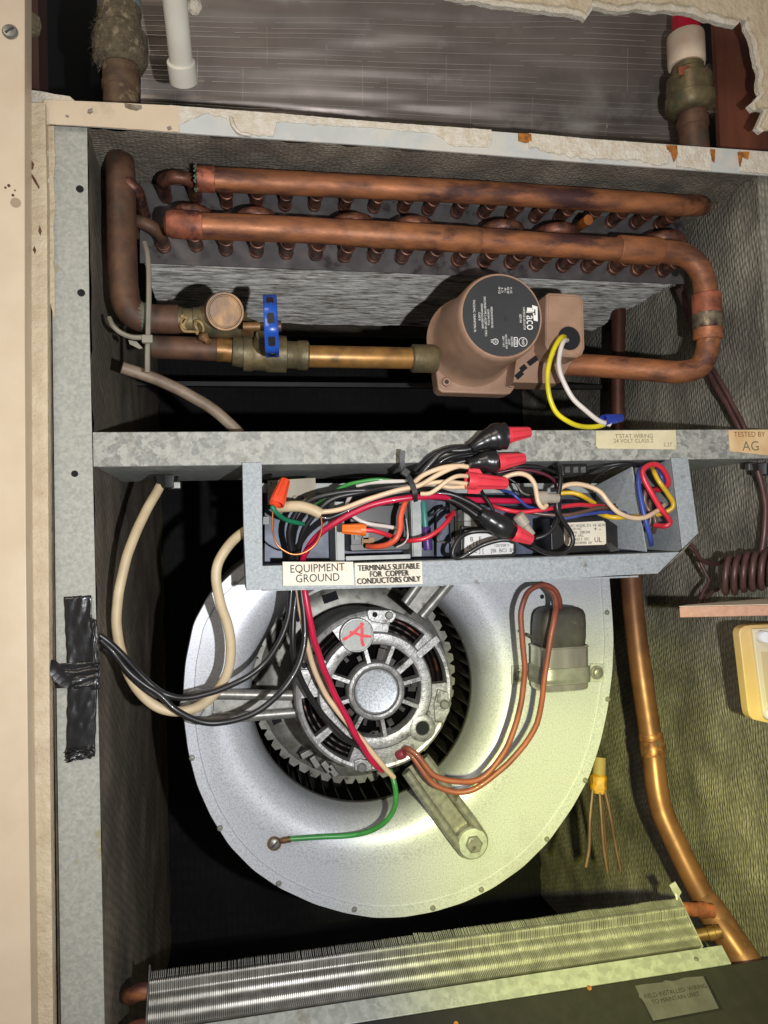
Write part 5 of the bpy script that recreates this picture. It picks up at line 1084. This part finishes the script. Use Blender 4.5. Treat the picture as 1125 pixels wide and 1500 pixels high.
bw('thin grey wire curved above the clear sleeve', A6, [(290, 330, .010), (320, 370, .008), (360, 380, .010), (390, 368, .014)], 3.4, w_grey)
bw('fine black wire crossing the slate panel behind the clear sleeve', A6, [(250, 300, .020), (290, 330, .018), (310, 370, .018), (320, 400, .02)], 4.2, w_black)
bw('pale red wire end at the lower left of the relay label', A6, [(-18, 480, .012), (0, 470, .008), (20, 468, .010)], 6, w_red2)
bw('black feeder wire running along the upper left of the splices', A6, [(-160, 270, .0), (-90, 210, -.008), (-30, 186, -.012), (60, 178, -.016), (150, 160, -.018)], 8.5, w_black)
bw('thin black wire sagging below the upper splice', A6, [(-110, 290, -.004), (-40, 230, -.008), (20, 205, -.010), (90, 195, -.010), (150, 200, -.008)], 6.5, w_black)
bw('glossy black wire between the two upper splices', A6, [(-100, 300, .002), (-30, 255, -.004), (40, 232, -.008), (110, 222, -.010), (160, 226, -.010)], 7.5, w_black)
# sheath of the stripped cable end
o = M().tube(smooth_path(path_px([(408, 743, .008), (420, 742, .003), (440, 742, -.001), (458, 747, -.003), (470, 753, -.003)])), 8.2 * mpp(P(440, 742, 0)), 14).build('cable_sheath', cable_m)
tag(o, 'cut end of beige cable sheath left of the red wire in the box', 'cable')
# taped splices and connectors
def splice(name, label, pts, rows, Y):
    p3 = path_px([(x, y, Y) for x, y in pts]); rs = [r * mpp(p3[0]) for r in rows]
    sp = []; sr = []
    for i in range(len(p3) - 1):
        for k in range(5):
            t = k / 5; q = p3[i].lerp(p3[i + 1], t); rr_ = rs[i] + (rs[i + 1] - rs[i]) * t; sp.append(q); sr.append(rr_ * (1 + .07 * noise.noise(q * 300)))
    sp.append(p3[-1]); sr.append(rs[-1])
    o = M().tube(sp, sr, 16).build(name, tape_m, smooth=50); return tag(o, label, 'taped splice')
splice('taped_splice', 'topmost bulky black taped splice, overlapping the cross rail', [(690, 657), (702, 650), (714, 644), (726, 640), (740, 639), (742, 639)], [8, 10, 16, 20.5, 20, 12], -.020)
splice('taped_splice', 'glossy black taped splice directly under the topmost one', [(686, 680), (700, 677), (712, 675), (724, 676), (731, 676)], [8, 10, 16, 18, 11], -.020)
splice('taped_splice', 'shiny black taped splice angled down over the white relay label', [(704, 752), (716, 760), (732, 770), (746, 777), (752, 780)], [9, 14, 17, 15, 10], -.020)
nut('wire_connector', 'topmost red wire nut, level on the cross rail', (738, 638.5), (776, 633), -.022, -.020, 25, 15, nut_red)
nut('wire_connector', 'red wire nut directly below the topmost one', (728, 677.5), (768, 671), -.022, -.020, 25, 15, nut_red)
nut('wire_connector', 'red winged wire nut with cream wires entering from the left', (684, 704), (742, 708), -.022, -.020, 26, 17, nut_red, wings=True)
nut('wire_connector', 'small red wire nut pointing down over the white relay label', (752, 780), (779, 791), -.022, -.021, 25, 15, nut_red)
nut('wire_connector', 'tall orange wire nut at the far left of the control box', (405, 739), (418, 703), -.006, .002, 23, 14.5, nut_orange)
nut('wire_connector', 'amber wire nut lying level in the middle of the box', (536, 776), (501, 775), -.006, -.004, 18, 13, nut_orange2)
o = M(); a, b_ = P(786, 729, -.016), P(817, 730, -.014); d = b_ - a; r = 9 * mpp(a)
o.lathe([(r * .8, 0), (r * 1.1, .001), (r * 1.15, d.length * .4), (r * .85, d.length * .45), (r * .8, d.length), (0, d.length)], a, d, 20)
tag(o.build('clear_connector', clear_m), 'milky plastic closed end connector on the crimson wire', 'wire connector')
o = M(); a, b_ = P(758, 754, -.010), P(780, 783, -.010); d = b_ - a; r = 9 * mpp(a)
o.lathe([(r * .7, 0), (r, .001), (r * 1.0, d.length * .5), (r * .62, d.length * .55), (r * .55, d.length), (0, d.length)], a, d, 18)
tag(o.build('clear_connector', clear_m), 'grey translucent connector tilted beside the small red wire nut', 'wire connector')
t = thing('cable_tie', 'black cable tie standing up where the wires are bunched', 'cable tie', P(600, 720, -.015))
ctp = smooth_path(path_px([(590, 660, -.020), (589, 676, -.019), (592, 690, -.018), (599, 700, -.019), (605, 712, -.020), (608, 724, -.020), (609, 735, -.016)]))
b = M()
for p0, p1 in zip(ctp, ctp[1:]):
    b.box((p0 + p1) / 2, ((p1 - p0).length * 1.15, .0014, .0042), ((p1 - p0).normalized(), Y_, (p1 - p0).normalized().cross(Y_)))
b.build('strap', black_m, t); M().box(P(594, 692, -.0205), (.0062, .005, .006), (Vector((.8, 0, -.6)), Y_, Vector((.6, 0, .8)))).build('head', black_m, t, bevel=.0006)
for k, (x, y0, y1, m, nm, lb) in enumerate([(620, 735, 772, teal_m, 'sleeve', 'teal sleeve on a lead just right of the second divider'), (624, 772, 806, purple_m, 'sleeve', 'purple sleeve on the lead below the teal one')]):
    a, b_ = P(x, y0, .022), P(x + 3, y1, .022); r = (4.6 + 2.4 * k) * mpp(a)
    tag(M().lathe([(r * .8, 0), (r, .001), (r, (b_ - a).length * .9), (r * .9, (b_ - a).length)], a, b_ - a, 14).build(nm, m), lb, 'sleeve')

# cables on the left
wire('cable', 'cream cable hanging in a long bend from the rail to the control box', 'cable', [(238, 706, .050), (230, 720, .044), (212, 752, .034), (195, 790, .026), (182, 830, .022), (173, 875, .020), (171, 915, .020), (177, 955, .022), (190, 990, .024), (208, 1018, .026), (232, 1036, .028), (262, 1042, .030), (292, 1034, .030), (318, 1012, .028), (333, 985, .024), (338, 950, .020), (333, 915, .016), (322, 880, .012), (317, 850, .010), (320, 825, .010), (332, 802, .012), (350, 784, .018), (372, 770, .024)], 14.5, cable_m, n=14, sub=6)
g = thing('cable_grommet', 'black grommet in the rail underside where the cream cable enters', 'grommet', P(243, 708, .05))
M().lathe([(.010, .002), (.0085, -.004), (.0085, -.008), (.006, -.009)], P(243, 701, .05), Z_, 16, ribs=8, amp=.06).build('collar', black_m, g)
M().box(P(255, 711, .048), (.011, .006, .006)).build('clamp_screw', steel_m, g, bevel=.001)
wire('wire', 'upper black wire looping from the box floor to the taped post', 'wire', [(428, 850, .018), (427, 866, .016), (422, 905, .016), (408, 942, .016), (386, 973, .016), (352, 997, .014), (310, 1015, .014), (272, 1022, .014), (244, 1017, .014), (222, 1003, .012), (200, 982, .010), (178, 958, .006), (160, 941, .004), (146, 931, .003)], 9, w_black, sub=6)
wire('wire', 'lower black wire sagging widest across the left motor arm', 'wire', [(438, 850, .014), (441, 866, .012), (446, 905, .010), (446, 942, .008), (436, 978, .006), (416, 1008, .004), (392, 1032, .004), (358, 1050, .004), (320, 1059, .004), (288, 1055, .004), (258, 1040, .006), (236, 1020, .006), (212, 1003, .006), (188, 984, .005), (166, 955, .003), (148, 938, .003)], 9.5, w_black, sub=6)
wire('wire', 'third black wire hidden partly behind, ending on the post', 'wire', [(230, 1022, .020), (212, 1010, .018), (190, 990, .014), (170, 965, .010), (150, 950, .004)], 8, w_black)
wire('wire', 'short black wire dropping straight behind the black loops', 'wire', [(432, 850, .024), (433, 868, .022), (430, 905, .020), (429, 940, .020), (434, 975, .024), (446, 1005, .028), (462, 1032, .032), (482, 1058, .036), (505, 1080, .038), (524, 1092, .042), (545, 1104, .05)], 9, w_black, sub=6)
wire('wire', 'cream wire from the box floor down across the motor face', 'wire', [(434, 850, .020), (437, 872, .018), (444, 915, .016), (451, 948, .020), (462, 985, .026), (480, 1021, .030), (505, 1055, .033), (531, 1085, .036), (553, 1112, .040), (568, 1130, .046), (576, 1139, .052)], 8.2, w_cream, sub=6)
wire('wire', 'crimson wire from the box floor down across the motor face', 'wire', [(446, 850, .012), (447, 868, .010), (452, 900, .010), (460, 935, .014), (471, 970, .020), (487, 1010, .026), (506, 1048, .030), (524, 1082, .034), (541, 1108, .040), (552, 1122, .046), (560, 1129, .052)], 9.4, w_red, sub=6)
gw = thing('ground_wire', 'green ground wire ending in a ring terminal screwed to the housing', 'wire', P(490, 1230, .07))
M().tube(smooth_path(path_px([(571, 1128, .058), (577, 1145, .052), (580, 1165, .052), (577, 1186, .056), (563, 1205, .062), (540, 1218, .068), (510, 1224, .074), (470, 1226, .077), (424, 1229, .079)]), 6), 3.9 * mpp(P(500, 1220, .07)), 10).build('insulation', w_green, gw)
a, b_ = P(426, 1229, .079), P(410, 1232, .0805); d = b_ - a
M().lathe([(.0027, 0), (.0029, .001), (.0027, .004), (.0030, .006), (.0020, d.length)], a, d, 14).build('crimp', brass_cap_m, gw)
q = P(402, 1236, .0825); M().lathe([(.0062, .0012), (.0062, 0), (.0030, 0), (.0030, .0012)], q, Y_, 22).build('ring', brass_cap_m, gw)
sc_ = M().lathe([(.0047, .0005), (.0046, -.0010), (.0034, -.0019), (0, -.0022)], q, Y_, 18).build('screw', steel_m, gw)
M().box(q + Vector((0, -.0022, 0)), (.0074, .0005, .0010), (Vector((.75, 0, .66)), Y_, Vector((-.66, 0, .75)))).build('screw_slot', black_m, sc_)
nn_ = M().lathe([(.0040, 0), (.0044, .001), (.0044, .006), (.0036, .007)], P(583, 1107, .05), (0.5, -.4, .3), 12).build('lead_bushing', mat('maroon_boot', rgb(120, 40, 56), rough=.5)); tag(nn_, 'maroon lead bushing where the wires enter the motor', 'bushing')

# electrical tape on the post
et = thing('electrical_tape', 'crumpled strips of black electrical tape stuck on the corner post', 'tape', P(115, 1115, -.003))
def tapesheet(name, q0, q1, q2, q3, Y, amp, nu=14, nv=30, seed=0):
    a, b_, c, d = [P(x, y, Y) for x, y in (q0, q1, q2, q3)]; vs = []
    for i in range(nu + 1):
        for j in range(nv + 1):
            u, v = i / nu, j / nv; p = a * (1 - u) * (1 - v) + b_ * u * (1 - v) + c * u * v + d * (1 - u) * v
            p = p + Vector((.0012 * noise.noise((v * 7, u * 2, seed)), -abs(amp * (noise.noise((u * 1.6, v * 3.2 + u * 2, seed)) + .22 * noise.noise((u * 7 + v * 3, v * 9, seed + 3)))), .0008 * noise.noise((u * 9, v, seed)))); vs.append(p)
    o = M().add(vs, [(i * (nv + 1) + j, (i + 1) * (nv + 1) + j, (i + 1) * (nv + 1) + j + 1, i * (nv + 1) + j + 1) for i in range(nu) for j in range(nv)]).build(name, tape_m, et, smooth=60)
    s_ = o.modifiers.new('Solidify', 'SOLIDIFY'); s_.thickness = .0003; return o
tapesheet('strip', (94, 874), (134, 872), (141, 1010), (100, 1008), -.0012, .0022, seed=1)
tapesheet('strip', (100, 1000), (143, 996), (139, 1108), (96, 1112), -.0016, .0024, seed=2)
tapesheet('cross_strip', (78, 972), (146, 968), (145, 1004), (84, 1008), -.0030, .0040, seed=3)
tapesheet('overlap_edge', (132, 905), (142, 908), (147, 1010), (137, 1010), -.0030, .0020, seed=4)
b = M()
for k in range(4): b.lathe([(0, -.010), (.0035, -.006), (.0045, 0), (.004, .006), (0, .010)], P(80 + 4 * k, 982 + 5 * k, -.004), (0.6, 0, -1 + .2 * k), 9, ribs=3, amp=.3)
b.build('crumple', tape_m, et, smooth=30)
tapesheet('frayed_end', (97, 1098), (139, 1092), (134, 1110), (97, 1116), -.003, .006, seed=6)

# ================================================================ right hand side
lp2 = thing('copper_line', 'bent copper pipe running down the right liner to the lower coil', 'pipe', P(1095, 1410, .03))
pts = [(921, 790, .200), (925, 860, .188), (932, 930, .176), (941, 1000, .164), (950, 1060, .156), (957, 1110, .148), (963, 1160, .138), (972, 1195, .130), (990, 1235, .116), (1012, 1280, .098), (1036, 1325, .078), (1066, 1370, .056), (1096, 1414, .040), (1110, 1440, .032)]
w3 = smooth_path(path_px(pts), 7); r = 16.4 * mpp(w3[len(w3) // 2])
linem = mat('line_copper', rgb(142, 98, 68), rgb(108, 72, 52), 30, 0.42, 0.4, c3=rgb(104, 66, 46), s3=18, t3=0.6, rvar=.08)
M().tube(w3, r, 24).build('tube', linem, lp2, smooth=60)
a, b_ = P(953, 1078, .154), P(957, 1106, .148); d = b_ - a
M().lathe([(r * .98, -.004), (r * 1.08, -.002), (r * 1.10, .004), (r * 1.02, .006), (r * 1.12, .008), (r * 1.12, d.length), (r * 1.04, d.length + .003)], a, d, 24).build('solder_joint', mat('joint_copper', rgb(176, 118, 74), rgb(110, 72, 54), 160, .4, .5, c3=rgb(130, 120, 100), s3=90, t3=.58), lp2)
a, b_ = P(1034, 1322, .0795), P(1100, 1420, .0385); d = b_ - a
M().lathe([(r * 1.02, -.004), (r * 1.20, .002), (r * 1.24, d.length * .4), (r * 1.2, d.length), (r * 1.0, d.length + .002)], a, d, 24).build('tee', mat('aged_copper', rgb(142, 98, 72), rgb(104, 74, 58), 60, .5, .4, c3=rgb(140, 126, 108), s3=60, t3=.6, bump=.2), lp2)
for (x0_, y0_, x1_, y1_, w_) in ((996, 1331, 1044, 1334, 19), (1012, 1372, 1056, 1364, 18)):
    a, b_ = P(x0_, y0_, .060), P(x1_, y1_, .058 if y0_ < 1350 else .050); r3 = w_ / 2 * mpp(a); L_ = (b_ - a).length
    M().lathe([(r3, 0), (r3, L_ * .55), (r3 * 1.15, L_ * .57), (r3 * 1.15, L_ * .8), (r3 * 1.05, L_ * .82), (r3 * 1.05, L_)], a, b_ - a, 18).build('branch', copper_red_m if y0_ < 1350 else brass_cap_m, lp2)
# leads with amber tape hanging behind the blower
lt = thing('taped_leads', 'four brown leads hanging from a lump of amber tape behind the blower', 'leads', P(880, 1278, .13))
a, b_ = P(878, 1118, .14), P(876, 1162, .135); d = b_ - a; r4 = 11.5 * mpp(a)
M().lathe([(r4 * .8, -.006), (r4 * .85, d.length * .4)], a, d, 12).build('tape_core', mat('tan_core', rgb(150, 128, 84), rough=.7), lt)
M().lathe([(r4 * .8, d.length * .35), (r4 * 1.1, d.length * .45), (r4 * 1.02, d.length * .6), (r4 * 1.12, d.length * .8), (r4 * .9, d.length), (0, d.length)], a, d, 14, ribs=5, amp=.06).build('amber_wrap', amber_m, lt)
for pp in ([(868, 1158, .13), (864, 1200, .125), (863, 1240, .122), (858, 1270, .12)], [(878, 1160, .13), (881, 1200, .125), (884, 1240, .122), (890, 1278, .118)], [(886, 1158, .13), (894, 1195, .126), (901, 1235, .124), (909, 1276, .12)], [(880, 1160, .14), (884, 1200, .14), (887, 1240, .14), (890, 1270, .14)]):
    M().tube(smooth_path(path_px(pp), 5), 3.0 * mpp(P(880, 1200, .12)), 8).build('lead', mat('lead_brown', rgb(98, 72, 58), rgb(78, 56, 46), 60, .5, .2), lt)
# capillary coil, its tails, grommet
ct = thing('capillary_coil', 'brown tubing wound in tight coils at the right edge', 'coil', P(1090, 880, .05))
pts = []
for k in range(150):
    t = k / 149; a = t * 2 * math.pi * 7.0; cxp = 1060 + t * 92; cyp = 844 - t * 16
    pts.append(P(cxp + 4 * math.cos(a), cyp + 26 * math.sin(a) * (1 + .05 * math.sin(k)), (.020 - .030 * t) + .011 * math.cos(a)))
M().tube(pts, 4.6 * mpp(P(1080, 840, .01)), 10).build('winding', cap_m, ct)
M().tube(smooth_path(path_px([(1064, 820, .026), (1048, 826, .045), (1030, 822, .060), (1018, 808, .07), (1010, 800, .074)])), .0022, 8).build('tail', cap_m, ct)
M().tube(smooth_path(path_px([(1110, 690, .006), (1116, 712, .004), (1121, 740, .001), (1120, 775, .0), (1117, 800, .002), (1114, 815, .004), (1108, 824, .006)])), .0030, 10).build('tail', cap_m, ct)
wire('wire', 'brown wire kinked down from behind the control box corner', 'wire', [(1008, 795, .076), (1020, 806, .074), (1027, 826, .072), (1036, 845, .070), (1038, 852, .070), (1030, 868, .068), (1023, 885, .066), (1020, 896, .066)], 5.4, cap_m)
wire('wire', 'short brown wire emerging behind the board tip', 'wire', [(1052, 862, .075), (1042, 868, .074), (1034, 878, .07), (1030, 890, .068)], 6, cap_m)
g = thing('cable_grommet', 'black grommet under the rail at the right edge', 'grommet', P(1114, 690, .04))
M().lathe([(.009, .002), (.008, -.003), (.008, -.008), (.005, -.009)], P(1113, 683, .010), Z_, 16, ribs=8, amp=.06).build('collar', black_m, g)
M().box(P(1101, 684, .012), (.010, .006, .007)).build('clamp', darkmetal_m, g, bevel=.001)
# pinkish board wedge and yellowed plastic bracket
bd = thing('board_offcut', 'pinkish brown board with a dusty top entering from the right', 'board', P(1070, 910, -.03))
zt_ = P(995, 890, -.020).z
p_tip = P(995, 889, -.020); p_r = P(1180, 909, -.050); p_b = P(1180, 874, .010)
pbk = PZ(1200, 871, p_tip.z)
tri = [p_tip, Vector((p_r.x, p_r.y, p_tip.z)), pbk, P(1006, 888.3, -.012)]
tri[3].z = p_tip.z
M().prism(tri, (0, 0, -.0092)).build('core', board_m, bd, bevel=.0008)
M().prism([p + Vector((0, 0, .0006)) for p in tri], (0, 0, -.0005)).build('dusty_top', board_top_m, bd)
yb = thing('plastic_bracket', 'yellowed plastic bracket with white plugs at the right edge under the board', 'bracket', P(1110, 1060, -.03))
ol = [(1083, 928), (1085, 921), (1091, 917), (1100, 915.5), (1180, 912), (1180, 1072), (1110, 1056), (1103, 1054), (1098, 1048), (1096, 1040)]
prism_px(ol, -.020, .010).build('frame', yellowed_m, yb, bevel=.0012)
prism_px([(1102, 921), (1180, 918), (1180, 1064), (1119, 1050)], -.0230, .0035).build('raised_lip', ivory_m, yb, bevel=.001)
prism_px([(1115, 955), (1180, 952), (1180, 1040), (1124, 1030)], -.0236, .0035).build('inner_panel', mat('inner_panel', rgb(196, 178, 140), rough=.5), yb)
for x, y, r_ in ((1114, 932, 9), (1126, 1046, 9)):
    q = P(x, y, -.023); r_ = r_ * mpp(q); M().lathe([(r_ * .9, .001), (r_, 0), (r_, -.006), (r_ * .85, -.0075), (0, -.0078)], q, Y_, 24).build('plug', whiteplug_m, yb)
q = P(1128, 934, -.026); M().lathe([(.006, 0), (.006, .04)], q, X_, 20).build('plug_stem', whiteplug_m, yb)

# ================================================================ lower finned coil
lc = thing('lower_coil', 'finned aluminium coil with bent fin tips across the bottom of the cabinet', 'coil', base(0, .02, .01))
xa, xb = P(216, 1450, .03).x, P(998, 1345, .05).x
S1 = .0445
prof_ = []
for k in range(37):
    t = k / 36; s = .0012 + (S1 - .0012) * t
    h = .0030 + .0009 * math.cos((s - .0335) * 2 * math.pi / .0105) * (1 if s < .039 else 0) + (.0056 * math.exp(-((s - .0335) / .0046) ** 2))
    if s > .039: h -= .0010 * (s - .039) / .01
    prof_.append((s, h))
core_ = [(s, h) for s, h in prof_ if s < .0395]
def finverts(x, top, tip, jit=0.0):
    vs = []
    for s, h in prof_: vs += [base(x + jit * s * 3, s, h), base(x + jit * s * 3, s, h - .004)]
    vs += [base(x + jit * .15, S1 + tip, .0005), base(x + jit * .15, S1 + tip, -.006)]
    return vs
b = M(); nf = 296
for k in range(nf):
    x = xa + (xb - xa) * (k + .5) / nf; t = k / nf
    bent = .5 + .5 * noise.noise((x * 40, 0, 0)); big = 1 if t > .46 else 0
    tip = .0012 + .0008 * bent * (1 + big) + (.002 * max(0, noise.noise((x * 30, 2, 5))) if big else 0) + rr.uniform(0, .0004); jit = rr.uniform(-.003, .003) + (.03 * noise.noise((x * 45, 7, 0)) * min(1, (t - .46) * 6) if big else 0)
    vs = finverts(x, 0, tip, jit); n_ = len(vs) // 2; th = Vector((.00042, 0, 0))
    m2 = [v + th for v in vs]; o_ = len(vs)
    fs = [(2 * i, 2 * i + 2, 2 * i + 3, 2 * i + 1) for i in range(n_ - 1)]
    b.add(vs + m2, fs + [tuple(q + o_ for q in f) for f in fs] + [(2 * i, 2 * i + o_, 2 * i + 2 + o_, 2 * i + 2) for i in range(n_ - 1)])
b.build('fin', lowfin_m, lc, smooth=30, fix=False, kind='stuff')
vs = []
for x in (xa, xb): vs += [base(x, s, h - .0013) for s, h in core_] + [base(x, .0395, -.02), base(x, 0, -.02)]
n_ = len(vs) // 2
M().add(vs, [(i, (i + 1) % n_, (i + 1) % n_ + n_, i + n_) for i in range(n_)] + [tuple(range(n_)), tuple(range(n_, 2 * n_))]).build('core', lowcore_m, lc, smooth=40)
for x, nm in ((xa - .0012, 'end_plate'), (xb, 'end_plate')):
    pl = [base(x, .0, .0035), base(x, S1 + .004, .0065 if x > 0 else .006), base(x, S1 + .004, -.03), base(x, 0, -.03)]
    M().prism(pl, (.0011, 0, 0)).build(nm, lowfin_m if x > 0 else darkmetal_m, lc)
p0 = base(xb - .001, S1 + .002, .003)
M().prism([p0, p0 + Vector((-.004, .004, .010)), p0 + Vector((.003, .005, .012)), p0 + Vector((.006, 0, .004)), p0 + Vector((.0, 0, -.004))], (.0005, .001, .0002)).build('bent_fin', lowfin_m, lc)
for s, hh_ in ((.033, -.004), (.006, -.006)):
    q = base(xa - .002, s, hh_); M().tube(smooth_path([q + Vector((.004, 0, 0)), q + Vector((-.006, 0, 0)), q + Vector((-.013, .004, -.004)), q + Vector((-.016, .012, -.008))]), .0068, 14).build('return_bend', copper_m, lc)
# lint clinging where the liner meets the lower coil
o = fuzz(cab, 'lint', [(Vector((XL + .0015, rnd.uniform(.02, .10), P(190, rnd.uniform(1290, 1500), .06).z)), (1, -.2, 0)) for _ in range(160)], mat('wall_lint', rgb(60, 54, 48), rough=.95), .005, .0001, .4)
